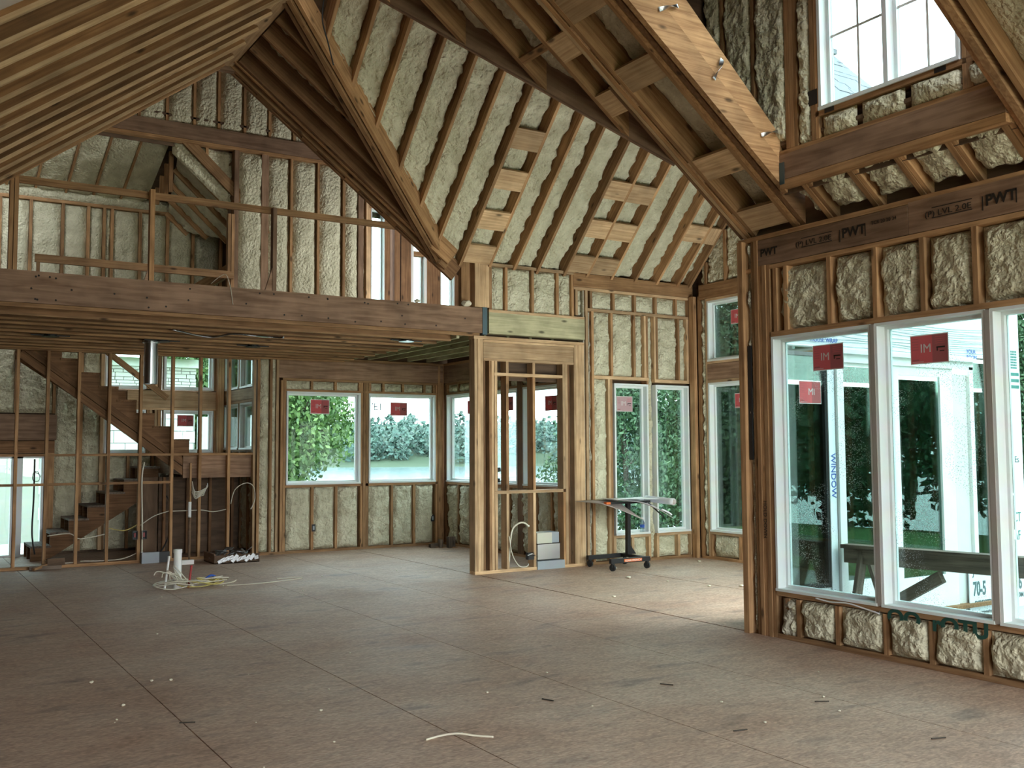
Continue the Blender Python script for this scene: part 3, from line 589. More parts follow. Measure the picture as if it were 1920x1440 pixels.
# staircase
st = empty('staircase', (3.0, 16, 0), 0, 'unfinished timber staircase with landing behind the stud screen', 'staircase')
ri, ru = .19, .255
def stringer(x0, z0, nst, dirx, y, w=.04, mat='rafter_dark'):
    top = [(x0, y, z0)]
    x, z = x0, z0
    for k in range(nst): z += ri; top.append((x, y, z)); x += dirx*ru; top.append((x, y, z))
    low = [(x, y, z-.32), (x0, y, z0-.14)]
    prism('stringer', top+low, (0, w, 0), mat, st)
for y in (15.22, 15.62, 16.02): stringer(3.82, 1.56, 9, -1, y)
for k in range(9): box('tread', 3.82-ru*(k+1)-.02, 3.82-ru*k, 15.2, 16.08, 1.56+ri*(k+1), 1.56+ri*(k+1)+.03, 'rafter_dark', st)
for dz in (.2, .34): board('stringer_board', (3.75, 15.2, 1.62-dz), (1.5, 15.2, 3.30-dz), .038, .10, 'rafter_dark', st)
for y in (16.14, 16.56, 16.94): stringer(1.80, 0, 7, 1, y)
for k in range(7): box('tread', 1.80+ru*k, 1.80+ru*(k+1)+.02, 16.12, 16.98, ri*(k+1), ri*(k+1)+.03, 'grey_wood', st)
box('landing', 3.72, 4.78, 15.17, 16.98, 1.53, 1.56, 'rafter_dark', st); box('landing_joist', 3.72, 4.78, 15.16, 15.2, 1.20, 1.53, 'lvl', st); box('landing_joist', 3.72, 3.76, 15.2, 16.95, 1.25, 1.53, 'rafter_dark', st)
box('landing_wall', 3.55, 4.78, 15.92, 15.96, .02, 1.2, 'ply', st); box('landing_wall', 3.3, 3.54, 15.95, 16.0, .02, 1.2, 'ply', st)
for x in (3.6, 3.95, 4.3, 4.65): box('landing_stud', x, x+.04, 15.86, 15.92, .02, 1.2, 'rafter_dark', st)
board('brace', (2.35, 16.5, 3.55), (3.78, 16.5, 2.45), .04, .09, 'stud', st)

# ================================================================== LOFT FLOOR
lf = struct('ceiling_loft', (3.5, 13, 3.1), 'underside of the loft floor with parallel joists', 'ceiling')
lbm = empty('loft_beam', (3.3, 11.18, 3.1), 0, 'long laminated beam carrying the front edge of the loft', 'beam')
box('ply', -.6, 6.53, Y1-.001, Y1+.044, 3.12, 3.45, 'lvl', lbm); box('ply', -.6, 6.53, Y1+.046, Y1+.09, 3.12, 3.45, 'lvl', lbm)
box('ledger', -.6, 6.5, Y1+.02, Y1+.06, 3.075, 3.118, 'rafter', lbm); box('joist_hanger', 6.53, 6.60, Y1-.008, Y1+.03, 3.10, 3.46, 'galv_blue', lbm)
for k in range(60):
    xx = random.uniform(1.0, 6.4); zz = random.choice((3.17, 3.28, 3.40))+random.uniform(-.02, .02)
    if k < 34: lathe('bolt', [(.011, 0), (.011, .003)], (xx, Y1-.001, zz), 'ink', lbm, 8, -Y)
ys = [11.40+.40*k for k in range(10)]
for y in ys:
    box('joist', -.6, 6.2, y, y+.04, 3.045, 3.3, 'rafter_dark', lf)
    box('joist_flange', -.6, 6.2, y-.012, y+.052, 3.02, 3.044, 'stud', lf)
for x in (6.26, 6.62, 6.98, 7.34, 7.7): box('joist', x, x+.04, 11.26, 15.02, 3.08, 3.36, 'treated', lf)
box('joist', 6.205, 6.245, 11.25, 15.02, 3.045, 3.36, 'treated', lf)
box('subfloor_deck', -.6, 8.15, Y1+.1, 15.1, 3.40, 3.45, 'rafter_dark', lf)
box('rim_joist', -.6, 6.2, 14.98, 15.04, 3.09, 3.40, 'lvl', lf)
# loft railing
rl = empty('loft_railing', (3.3, 11.2, 3.45), 0, 'temporary lumber guard rail along the front of the loft', 'railing')
for x in (.985, 1.03): box('post', x-.019, x+.019, 11.14, 11.23, 3.45, 4.45, 'stud', rl)
box('post', 2.34, 2.39, 11.14, 11.23, 3.45, 4.46, 'rafter', rl); box('post', 3.715, 3.76, 11.14, 11.23, 3.45, 4.43, 'lvl', rl)
box('top_rail', 1.06, 5.45, 11.235, 11.275, 4.375, 4.45, 'stud', rl)
prism('gusset', [(3.715, 11.15, 3.45), (3.715, 11.15, 3.72), (3.63, 11.15, 3.45)], (0, .03, 0), 'lvl', rl); prism('gusset', [(2.33, 11.15, 3.45), (2.33, 11.15, 3.57), (2.29, 11.15, 3.45)], (0, .03, 0), 'lvl', rl)
r2 = empty('stair_railing', (2.6, 13.6, 3.45), 0, 'low lumber rail on the loft behind the front guard rail', 'railing')
box('rail', 1.48, 3.98, 13.6, 13.64, 3.98, 4.08, 'stud', r2); box('post', 1.50, 1.54, 13.6, 13.64, 3.45, 3.98, 'stud', r2)
for x in (3.93, 3.98): box('post', x-.02, x+.02, 13.65, 13.74, 3.45, 4.9, 'stud', r2)
box('kick_board', 2.25, 3.9, 14.4, 14.44, 3.5, 3.95, 'rafter', r2)
# ================================================================== LOFT WALLS
lg = struct('wall_loft_gable', (5.5, Y2, 3.45), 'tall foam-filled gable wall at the back of the loft')
def ztop(x): return 7.65-.75*abs(x-4.3)
gs = [2.58, 2.98, 3.38, 3.78, 4.15, 4.55, 4.95, 5.35, 5.76, 6.2, 6.45]
F2.box('gable_beam', 2.0, 6.5, .03, -.1, 6.29, 6.52, 'lvl', lg); F2.box('beam_plate', 2.0, 6.5, .03, -.1, 6.24, 6.285, 'rafter', lg)
for a, b in zip(gs[:-1], gs[1:]):
    F2.box('stud', a-.02, a+.02, 0, -.14, 6.52, ztop(a), 'stud', lg)
    foam(F2.p(a+.02, 0, 6.52), F2.p(b-.02, 0, 6.52), F2.p(b-.02, 0, max(6.6, ztop(b))), F2.p(a+.02, 0, max(6.6, ztop(a))), F2.n, lg, step=.07, recess=-.01)
g2 = [4.45, 4.90, 5.31, 5.76, 6.2, 6.50]
for a, b in zip(g2[:-1], g2[1:]):
    wfoam(F2, a+.025, b-.025, 3.46, 6.24, lg, step=.06, recess=-.01, amp=.02)
for a, w in ((4.43, .07), (4.88, .11), (5.31, .035), (5.76, .035), (6.2, .04), (6.50, .09)): F2.box('stud', a-w/2, a+w/2, .012, -.14, 3.46, 6.24, 'stud' if w < .06 else 'lvl', lg)
F2.box('stud', 6.60, 6.68, .0, -.14, 3.46, 6.0, 'pale', lg); wfoam(F2, 6.545, 6.60, 3.46, 6.1, lg, step=.04)
F2.box('sheathing', 4.35, 6.68, -.15, -.17, 3.4, 6.3, 'ply', lg); F2.box('sheathing', 2.0, 8.6, -.15, -.17, 6.2, 7.7, 'ply', lg)
for a, b in ((6.93, 7.03), (7.11, 7.21), (7.235, 7.42), (7.72, 7.98), (8.26, 8.6)):
    F2.box('post', a, b, .01, -.14, 3.46, 6.0, 'rafter_dark', lg)  # posts coloured dark to read as backlit silhouettes
    F2.box('sheathing', a, b, -.145, -.17, 3.4, 6.3, 'ply', lg)
F2.box('sheathing', 6.66, 8.4, -.15, -.17, 5.5, 6.4, 'ply', lg); F2.box('sheathing', 6.66, 8.4, -.15, -.17, 3.4, 3.7, 'ply', lg)
F2.box('head_plate', 6.66, 8.4, .012, -.14, 5.62, 5.66, 'stud', lg); F2.box('block', 7.42, 7.72, .0, -.12, 4.90, 4.98, 'rafter', lg); F2.box('block', 7.96, 8.3, -.0, -.12, 5.02, 5.05, 'rafter', lg)
window(F2, 6.685, 6.93, 3.7, 5.62, 'tall narrow loft window beside the foam gable wall', fr=.015, sash=.015); window(F2, 7.42, 7.72, 3.7, 5.5, 'narrow loft window in the middle of the posts darkened as silhouettes', fr=.05, sash=.025, jamb='vinyl_warm'); window(F2, 7.98, 8.26, 3.7, 5.5, 'narrow loft window nearest the nook roof', fr=.02, sash=.02)
# bay beside loft windows: boards between beam end and nook plate
box('post', 6.36, 6.40, 11.3, 11.42, 3.46, 4.4, 'rafter', lg); 
# eave wall of the stairwell at loft level
le = struct('wall_loft_eave', (2.3, 17, 3.6), 'low foam-filled eave wall beyond the loft')
ee = [1.02, 1.35, 1.78, 2.24, 2.62, 2.86, 2.98, 3.42, 3.86, 4.28, 4.75]
bays(F5, ee, 3.62, 5.55, le, step=.06, recess=0, sw=.045)
F5.box('top_plate', .2, 4.8, .004, -.14, 5.55, 5.60, 'stud', le)
wfoam(F5, .2, 4.8, 5.60, 5.78, le, step=.06, recess=-.02)
# sloped foam ceiling from eave wall up to the gable beam
se_ = [1.0, 1.42, 1.83, 2.27, 2.68, 3.10, 3.52]
nrm = V((0, -.3, -1)).normalized()
for a, b in zip(se_[:-1], se_[1:]):
    board('rafter', (a, 17.0, 5.72), (a, Y2+.15, 6.36), .035, .18, 'stud', lf, off=1)
    foam((a+.02, 17.0, 5.72), (b-.02, 17.0, 5.72), (b-.02, Y2+.1, 6.36), (a+.02, Y2+.1, 6.36), nrm, lf, step=.06, recess=.0, edge=.03)
prism('sheathing', [(-.6, 17.2, 5.85), (4.95, 17.2, 5.85), (4.95, Y2, 6.62), (-.6, Y2, 6.62)], (0, 0, .03), 'ply', lf)
# descending jack rafters on the right of the stairwell vault
foam((3.5, Y2+.13, 6.10), (4.42, Y2+.13, 5.3), (4.42, Y2+.13, 6.26), (3.5, Y2+.13, 6.26), V((0, -1, 0)), lf, step=.05, recess=0)
board('stud', (4.0, Y2+.11, 5.95), (4.0, Y2+.11, 6.24), .04, .04, 'stud', lf, up=Y)
V0, V1 = V((3.55, Y2+.05, 6.30)), V((3.80, 17.0, 5.55))
prev = None
for k in range(6):
    t = k/5; p = V0.lerp(V1, t); ln = 1.75-.28*k
    q = p+V((ln, 0, -.92*ln))
    board('jack_rafter', p, q, .042, .16, 'stud', lf, off=1)
    if prev is not None: foam(prev[0]+V((.03, .02, .05)), prev[1]+V((0, .02, .05)), q+V((0, -.02, .05)), p+V((.03, -.02, .05)), V((-.67, 0, -.74)), lf, step=.06, recess=-.005, edge=.04)
    prev = (p, q)
for k in range(5): box('ridge_block', 3.50, 3.56, Y2+.35+.3*k, Y2+.4+.3*k, 5.55, 6.18-.12*k, 'rafter', lf)
board('hip_plate', (4.15, 16.95, 4.2), (4.9, Y2+.1, 4.75), .05, .2, 'rafter', lf)
# loft roof (beyond the portal)
prism('sheathing', [(-.8, Y1+.2, ztop(-.8)), (4.3, Y1+.2, ztop(4.3)), (4.3, 15.3, ztop(4.3)), (-.8, 15.3, ztop(-.8))], (0, 0, .03), 'ply', lf)
prism('sheathing', [(4.3, Y1+.2, ztop(4.3)), (8.8, Y1+.2, ztop(8.8)), (8.8, 15.3, ztop(8.8)), (4.3, 15.3, ztop(4.3))], (0, 0, .03), 'ply', lf)
box('sheathing', 8.35, 8.38, Y1+.15, 15.3, 3.3, 3.95, 'ply', lf); box('sheathing', 8.35, 8.38, Y1+.15, 15.3, 5.12, 5.3, 'ply', lf); box('sheathing', 8.35, 8.38, Y1+.15, 11.9, 3.95, 5.12, 'ply', lf); box('sheathing', 8.35, 8.38, 14.5, 15.3, 3.95, 5.12, 'ply', lf)
window(Fr((8.33, 0, 0), Y, -X), 11.9, 14.5, 3.95, 5.12, 'wide unseen loft side window added behind the nook roof for light', mull=(13.2,))  # out-of-view window, added to bring more light into the loft
prism('sheathing', [(-.8, Y1+.16, 3.6), (RX, Y1+.16, RZ+.45), (8.8, Y1+.16, 4.2), (8.8, Y1+.16, 5), (4.3, Y1+.16, 7.68), (-.8, Y1+.16, 4.2)], (0, .03, 0), 'ply', lf)

# ================================================================== MAIN ROOF
cm = struct('ceiling_main', (RX, 6, RZ), 'steep open-rafter vaulted ceiling of the main room', 'ceiling')
box('ridge_beam', RX-.17, RX-.062, -3, Y1-.05, RZ-.02, RZ+.30, 'pale', cm); box('ridge_beam', RX-.058, RX+.05, -3, Y1+.05, RZ-.015, RZ+.34, 'pale', cm)
box('ridge_plate', RX-.12, RX+.12, Y1-.04, Y1+.06, RZ-.06, RZ-.002, 'lvl', cm)
# left slope: rafters, boards
XL = -.6
ly = [10.72-.43*k for k in range(32)]
for y in ly:
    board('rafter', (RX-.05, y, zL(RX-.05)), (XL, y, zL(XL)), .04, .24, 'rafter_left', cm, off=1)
    board('lit_edge_strip', (RX-.05, y, zL(RX-.05)-.012), (XL, y, zL(XL)-.012), .042, .026, 'pale', cm)  # pale strip paints the bounce light on each rafter's bottom edge
for a in (11.05, 11.12): board('rafter', (RX-.05, a, zL(RX-.05)), (XL, a, zL(XL)), .04, .26, 'rafter', cm, off=1)
prism('sheathing', [(RX, -3, zL(RX)+.32), (RX, Y1+.1, zL(RX)+.32), (XL-.4, Y1+.1, zL(XL-.4)+.32), (XL-.4, -3, zL(XL-.4)+.32)], (0, 0, .03), 'rafter_dark', cm)
board('kraft_sheet', (.1, 5.95, zL(.1)+.05), (1.0, 5.95, zL(1.0)+.05), .38, .01, 'paper_shade', cm, up=V((-.6, 0, .8)))
# right slope: valley geometry
def x_near(y): return 5.68-(y-6.48)*2.03/1.47     # near valley x at y
def x_far(y): return 4.92+(y-10.41)*1.75/1.27     # far valley x at y
yc = 8.7
def xend(y):
    if y >= Y1-.02: return 5.95
    if 6.48 <= y <= yc: return max(RX+.08, x_near(y))
    if yc < y: return max(RX+.08, min(5.95, x_far(y)))
    return 6.5
def rraft(y, x0, x1, mat='rafter', w=.04, h=.24, name='rafter'):
    return board(name, (x0, y, zR(x0)), (x1, y, zR(x1)), w, h, mat, cm, off=1)
nR = V((-MS, 0, -1)).normalized()
ry = [10.86, 10.46, 10.02, 9.60, 9.3, 7.92, 7.52, 7.10, 6.68, 6.28, 5.81]
for y in ry:
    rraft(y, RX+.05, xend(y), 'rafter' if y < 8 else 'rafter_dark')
# doubled rafter over the post, portal rafters over the loft beam
rraft(6.345, RX+.05, 6.52, 'rafter', .04); rraft(6.39, RX+.05, 6.52, 'pale', .035, .2); rraft(6.43, 5.0, 6.5, 'rafter_dark', .03, .16)
rraft(Y1-.03, RX, 5.95, 'rafter', .045, .30); rraft(Y1+.07, RX, 6.1, 'rafter_dark', .05, .26); rraft(10.94, RX, 5.9, 'rafter', .04, .24)
for k, x in enumerate((3.6, 4.15, 4.7, 5.2)):
    board('flat_block', (x-.09, Y1+.02, zR(x-.09)), (x+.09, Y1+.02, zR(x+.09)), .07, .04, 'rafter', cm, off=1)
def rfoam(ya, yb, xa0, xa1, xb0, xb1, rec=.10, st=.05):
    g = .022
    foam((xa0, ya+g, zR(xa0)), (xb0, yb-g, zR(xb0)), (xb1, yb-g, zR(xb1)), (xa1, ya+g, zR(xa1)), nR, cm, recess=rec, edge=.05, step=st)
ally = sorted(ry+[6.345, 11.0]); 
for a, b in zip(ally[:-1], ally[1:]):
    if a == 7.92 or b-a < .15: continue
    rfoam(a, b, RX+.06, xend(a), RX+.06, xend(b), .19)
# valley beams
def vpt(x, y): return V((x, y, zR(x)))
fv0, fv1 = vpt(3.17, 9.14), vpt(5.85, 11.08); nv0, nv1 = vpt(3.17, 8.30), vpt(5.72, 6.45)
board('valley_beam', fv0, fv1, .05, .30, 'rafter', cm, off=1); board('valley_beam', fv0+V((.05, -.05, .02)), fv1+V((.05, -.05, .02)), .04, .24, 'rafter', cm, off=1); board('valley_beam', fv0+V((-.05, .05, .03)), fv1+V((-.05, .05, .03)), .045, .26, 'rafter_dark', cm, off=1)
board('valley_beam', nv0, nv1, .045, .34, 'lvl', cm, off=1); board('valley_beam', nv0+V((.035, .04, .0)), nv1+V((.035, .04, 0)), .045, .34, 'lvl', cm, off=1)
# blocks between the near rafters (Y 5.81 .. 6.68)
for x, y0, y1 in ((4.43, 5.83, 6.26), (4.62, 6.30, 6.66), (5.02, 5.83, 6.26), (5.12, 6.30, 6.66), (5.85, 5.83, 6.32), (6.36, 5.83, 6.32), (4.0, 6.70, 7.08), (4.55, 6.70, 7.08), (3.75, 7.12, 7.5)):
    big = y1 < 6.7
    board('block', (x, y0, zR(x)+.005), (x, y1, zR(x)+.005), .24 if big else .07, .04, 'pale' if big else 'rafter', cm, up=-nR, off=1)
# sheathing of right slope by strips
sy = [11.2, 10.8, 10.4, 10.0, 9.6, 9.2]
for a, b in zip(sy[1:], sy[:-1]): prism('sheathing', [(RX, a, zR(RX)+.32), (xend(a)+.05, a, zR(xend(a)+.05)+.32), (xend(b)+.05, b, zR(xend(b)+.05)+.32), (RX, b, zR(RX)+.32)], (0, 0, .03), 'ply', cm)
sy = [8.3, 7.9, 7.5, 7.1, 6.7, 6.4, 5.66]
for a, b in zip(sy[1:], sy[:-1]): prism('sheathing', [(RX, a, zR(RX)+.32), (xend(a), a, zR(xend(a))+.32), (xend(b), b, zR(xend(b))+.32), (RX, b, zR(RX)+.32)], (0, 0, .03), 'ply', cm)
prism('sheathing', [(RX, -3, zR(RX)+.32), (6.7, -3, zR(6.7)+.32), (6.7, 3.54, zR(6.7)+.32), (RX, 3.54, zR(RX)+.32)], (0, 0, .03), 'ply', cm)
prism('sheathing', [(6.12, 3.54, zR(6.12)+.3), (6.7, 3.54, zR(6.7)+.3), (6.7, 5.66, zR(6.7)+.3), (6.12, 5.66, zR(6.12)+.3)], (0, 0, .03), 'ply', cm)
prism('sheathing', [(RX, 3.54, zR(RX)+.32), (3.8, 3.54, zR(3.8)+.32), (3.8, 5.66, zR(3.8)+.32), (RX, 5.66, zR(RX)+.32)], (0, 0, .03), 'ply', cm)
nry = [3.50, 3.08, 2.66, 2.24, 1.82, 1.4, .98, .56, .14, -.28, -.7, -1.12, -1.54, -1.96, -2.38, -2.8]
for k, y in enumerate(nry):
    rraft(y, RX+.05, 6.5, 'rafter')
    if k < 8: rfoam(nry[k+1], y, RX+.06, 6.45, RX+.06, 6.45, .1, .08)
# ---- dormer: trimmers, header, tails
dm = struct('wall_dormer', (6.1, 4.6, 3.98), 'dormer end wall with foam bays and a divided window high on the right')
tr = empty('dormer_trimmer', (5.0, 5.6, 4.6), 0, 'pale lit trimmer beam with twisted metal straps on the left of the dormer', 'beam')
yt = 5.60
def zt(x): return zR(x)-.03
prism('lower_ply', [(6.19, yt, zt(6.19)), (3.2, yt, zt(3.2)), (3.2, yt, zt(3.2)+.42), (6.19, yt, zt(6.19)+.20)], (0, .05, 0), 'stud', tr)
prism('upper_ply', [(6.19, yt+.004, zt(6.19)+.205), (3.2, yt+.004, zt(3.2)+.425), (3.2, yt+.004, zt(3.2)+.86), (6.10, yt+.004, zt(6.10)+.42)], (0, .05, 0), 'stud', tr)
prism('back_ply', [(6.5, yt+.09, zR(6.5)), (3.2, yt+.09, zR(3.2)), (3.2, yt+.09, zR(3.2)+.24), (6.5, yt+.09, zR(6.5)+.24)], (0, .045, 0), 'rafter_dark', tr)
prism('back_ply', [(6.5, yt+.15, zR(6.5)), (3.2, yt+.15, zR(3.2)), (3.2, yt+.15, zR(3.2)+.2), (6.5, yt+.15, zR(6.5)+.2)], (0, .04, 0), 'rafter', tr)
def strap(x, tilt, label):
    z = zt(x)+.30
    s = empty('metal_strap', (x, yt-.01, z), 0, label, 'strap', 'twisted metal straps on the dormer trimmer beam')
    n = 16; vs = []; fs = []
    for i in range(n+1):
        t = i/n-.5; a = math.pi*1.0*(i/n); ln = .20
        cx, cz = math.cos(tilt)*t*ln, math.sin(tilt)*t*ln
        wv = V((-math.sin(tilt)*math.cos(a), -math.sin(a), math.cos(tilt)*math.cos(a)))*.017
        c = V((cx, -.008-.02*math.cos(math.pi*t), cz)); vs += [c-wv, c+wv]
    fs = [(2*i, 2*i+2, 2*i+3, 2*i+1) for i in range(n)]
    m_ = mesh('strip', vs, fs, 'metal', s, WM[s.name]); so = m_.modifiers.new('thick', 'SOLIDIFY'); so.thickness = .002
    for t in (-.4, .4): lathe('nail', [(.005, 0), (.005, .004)], (x+math.cos(tilt)*t*.2, yt-.014, z+math.sin(tilt)*t*.2), 'ink', s, 8, -Y)
strap(4.92, .35, 'twisted metal strap highest on the dormer beam'); strap(5.42, 1.1, 'twisted metal strap in the middle of the dormer beam'); strap(5.98, .3, 'twisted metal strap lowest on the dormer beam')
t2 = empty('dormer_trimmer', (5.3, 3.55, 4.4), 0, 'weathered trimmer beam on the right of the dormer', 'beam')
prism('ply', [(6.5, 3.56, zR(6.5)-.02), (3.2, 3.56, zR(3.2)-.02), (3.2, 3.56, zR(3.2)+.34), (6.5, 3.56, zR(6.5)+.34)], (0, .05, 0), 'stud', t2)
prism('ply', [(6.5, 3.615, zR(6.5)+.02), (3.2, 3.615, zR(3.2)+.02), (3.2, 3.615, zR(3.2)+.24), (6.5, 3.615, zR(6.5)+.24)], (0, .045, 0), 'rafter', t2)
FD = Fr((6.10, 0, 0), Y, -X)
hd = empty('dormer_header', (6.08, 4.6, 3.7), 0, 'heavy laminated header under the dormer window', 'beam')
FD.box('ply', 3.66, 5.60, .0, -.045, 3.78, 3.985, 'lvl', hd); FD.box('lower_ply', 3.66, 5.60, .002, -.05, 3.715, 3.776, 'rafter', hd); FD.box('ply', 3.66, 5.60, -.05, -.1, 3.72, 3.98, 'rafter', hd)
FD.box('joist_hanger', 5.545, 5.595, .004, .008, 3.74, 3.92, 'galv_blue', hd)
for k, y in enumerate((5.45, 5.0, 4.58, 4.16, 3.74)):
    board('rafter_tail', (6.14, y, zR(6.14)+.02), (6.55, y, zR(6.55)+.02), .045, .22, 'rafter', cm, off=1); board('rafter_tail', (6.14, y-.045, zR(6.14)+.03), (6.55, y-.045, zR(6.55)+.03), .035, .2, 'stud', cm, off=1)
for a, b in ((5.02, 5.38), (4.60, 4.93), (4.18, 4.51), (3.7, 4.09), (5.47, 5.58)): foam((6.15, a, zR(6.15)+.03), (6.15, b, zR(6.15)+.03), (6.5, b, zR(6.5)+.03), (6.5, a, zR(6.5)+.03), nR, cm, recess=.01, edge=.07, amp=.03, step=.03)
# dormer wall
def zD(y): return 7.9-.85*abs(y-4.58)
FD.box('sill_plate', 3.6, 5.22, 0, -.14, 4.195, 4.235, 'stud', dm)
FD.box('bottom_plate', 2.9, 5.6, -.005, -.14, 3.985, 4.02, 'rafter', dm)
for a, b in ((3.66, 3.95), (3.97, 4.38), (4.42, 4.80), (4.84, 5.17)): wfoam(FD, a, b, 4.02, 4.195, dm, recess=-.02, edge=.05, step=.03)
for a, b, z0, mt in ((5.185, 5.215, 4.02, 'stud'), (5.22, 5.26, 4.02, 'stud'), (5.40, 5.43, 4.02, 'rafter'), (5.435, 5.475, 4.02, 'stud'), (5.48, 5.52, 4.02, 'rafter'), (5.86, 5.89, 4.02, 'stud'), (6.22, 6.25, 4.1, 'stud'), (3.88, 3.92, 4.02, 'stud'), (3.925, 3.955, 4.02, 'stud')):
    FD.box('stud', a, b, 0, -.14, z0, zD((a+b)/2), mt, dm)
for a, b in ((5.26, 5.40), (5.52, 5.86), (5.89, 6.22), (6.25, 6.46), (3.4, 3.88)):
    foam(FD.p(a, 0, 4.02 if a < 5.5 else 4.1), FD.p(b, 0, 4.02 if a < 5.5 else 4.1), FD.p(b, 0, zD(b)), FD.p(a, 0, zD(a)), FD.n, dm, recess=-.01, edge=.05, amp=.02)
FD.box('sheathing', 2.9, 3.97, -.15, -.17, 3.7, 7, 'ply', dm); FD.box('sheathing', 5.18, 5.7, -.15, -.17, 3.7, 7.0, 'ply', dm); FD.box('sheathing', 5.7, 6.5, -.15, -.17, 4.15, 7.0, 'ply', dm); FD.box('sheathing', 3.9, 5.25, -.15, -.17, 5.95, 8, 'ply', dm); FD.box('sheathing', 3.9, 5.25, -.15, -.17, 3.7, 4.235, 'ply', dm)
window(FD, 3.97, 5.18, 4.235, 5.95, 'double dormer window with dark grid bars and sky', mull=(4.56,), muntin=(4.83, 5.4), gl='glass_sky', dep=.12)
for y0, y1 in ((2.6, 4.58), (6.5, 4.58)):
    prism('roof_sheathing', [(2.6, y0, zD(y0)), (6.6, y0, zD(y0)), (6.6, y1, zD(y1)), (2.6, y1, zD(y1))], (0, 0, .03), 'ply', dm)
prism('roof_sheathing', [(3.0, 2.6, 6.1), (3.0, 6.5, 6.1), (3.0, 6.5, 6.2), (3.0, 4.58, 7.9), (3.0, 2.6, 6.2)], (.03, 0, 0), 'ply', dm)
prism('roof_sheathing', [(3.0, 6.47, zR(3.0)+.36), (6.6, 6.47, zR(6.6)+.5), (6.6, 6.47, 6.35), (3.0, 6.47, 6.5)], (0, .02, 0), 'ply', dm)
# ================================================================== NOOK ROOF
cn = struct('ceiling_nook', (7.2, 10, 5), 'steep foam-filled slope of closely spaced rafters over the nook', 'ceiling')
nrm = V((0, -NK, -1)).normalized()
nx = [3.68, 4.09, 4.50, 4.94, 5.37, 5.78, 6.21, 6.64, 7.03, 7.40, 7.85, 8.23, 8.66, 9.09, 9.50, 9.9, 10.14]
ytop = 8.75
def ylow(x):
    if x > 5.8: return Y1+.02
    return 10.41+(x-4.92)*1.27/1.75
for x in nx:
    y0 = ylow(x)
    board('rafter', (x, y0, zN(y0)), (x, ytop, zN(ytop)), .04, .24, 'stud', cn, off=1)
for a, b in zip(nx[:-1], nx[1:]):
    ya, yb = ylow(a+.02), ylow(b-.02)
    foam((a+.022, ya, zN(ya)), (b-.022, yb, zN(yb)), (b-.022, ytop, zN(ytop)), (a+.022, ytop, zN(ytop)), nrm, cn, recess=.10, edge=.09, amp=.026, step=.032)
for a, b, lst in ((6.23, 6.62, (9.86, 10.25, 10.66, 11.02)), (7.87, 8.21, (9.55, 10.18, 10.60, 11.0)), (8.25, 8.64, (10.18, 10.60, 11.0)), (9.52, 9.88, (10.5,)), (9.92, 10.12, (10.5,))):
    for y in lst:
        board('block', (a, y, zN(y)), (b, y, zN(y)), .27, .04, 'pale', cn, up=-nrm, off=1)
prism('sheathing', [(5.9, Y1+.3, zN(Y1+.3)+.36), (10.4, Y1+.3, zN(Y1+.3)+.36), (10.4, ytop, zN(ytop)+.36), (3.1, ytop, zN(ytop)+.36), (3.1, 9.15, zN(9.15)+.36), (5.8, 11.1, zN(11.1)+.36)], (0, 0, .03), 'ply', cn)
prism('sheathing', [(3.1, ytop, zN(ytop)+.36), (10.4, ytop, zN(ytop)+.36), (10.4, 6.3, zN(ytop)+.36-NK*(ytop-6.3)), (5.7, 6.3, zN(ytop)+.36-NK*(ytop-6.3))], (0, 0, .03), 'ply', cn)
prism('sheathing', [(3.0, 6.3, 6.2), (3.0, Y1, 6.2), (3.0, Y1, 6.5), (3.0, ytop, 7.1), (3.0, 6.3, 6.5)], (.03, 0, 0), 'ply', cn)
# ================================================================== REMAINING SHELL
wl = struct('wall_left', (-.62, 6, 0), 'stud wall along the left side of the room')
FL = Fr((-.6, 0, 0), Y, X)
FL.box('sheathing', 4.6, 17.2, -.12, -.14, -.1, 6.4, 'ply', wl); FL.box('sheathing', -3, 4.6, -.12, -.14, 3.2, 4, 'ply', wl); FL.box('sheathing', -3, 4.6, -.12, -.14, -.1, 3.2, 'ply', wl)
FL.box('bottom_plate', 4.6, 15, 0, -.1, 0, .04, 'stud', wl)
for k in range(25): FL.box('stud', 4.7+.406*k, 4.74+.406*k, 0, -.1, .04, 3.2, 'stud', wl)
wq = struct('wall_rear', (3, -3.1, 0), 'unseen rear wall left wide open behind the viewer to let in light')  # unseen end of the room, opened up to brighten the interior
box('sheathing', -.8, 6.6, -3.15, -3.12, 4.0, 6.6, 'ply', wq); box('jamb', -.75, -.1, -3.15, -3.05, 0, 4, 'ply', wq); box('jamb', 6.1, 6.6, -3.15, -3.05, 0, 4, 'ply', wq)

# ================================================================== EXTERIOR NOOK FRONT WALL (porch side)
F7 = Fr((0, YP, 0), X, -Y)
nf = struct('wall_nook_front', (8.5, YP, 0), 'outside wall of the nook in white house wrap beyond the right windows')
F7.box('wrap_panel', 6.57, 10.72, .012, -.1, 2.56, 3.75, 'wrap', nf); F7.box('wrap_panel', 10.14, 10.72, .012, -.1, -.25, 2.56, 'wrap', nf)
F7.box('wrap_panel', 6.57, 7.52, .012, -.1, -.25, .30, 'wrap', nf); F7.box('wrap_panel', 7.52, 7.61, .03, -.1, -.25, 2.56, 'wrap', nf); F7.box('trim', 7.62, 7.71, .06, -.1, -.25, 2.45, 'white', nf)
F7.box('trim', 7.62, 9.8, .05, -.1, 2.42, 2.555, 'white', nf); F7.box('trim', 7.71, 8.28, .02, -.1, -.25, .3, 'white', nf); F7.box('trim', 7.62, 9.8, .09, .05, 2.50, 2.54, 'vinyl', nf)
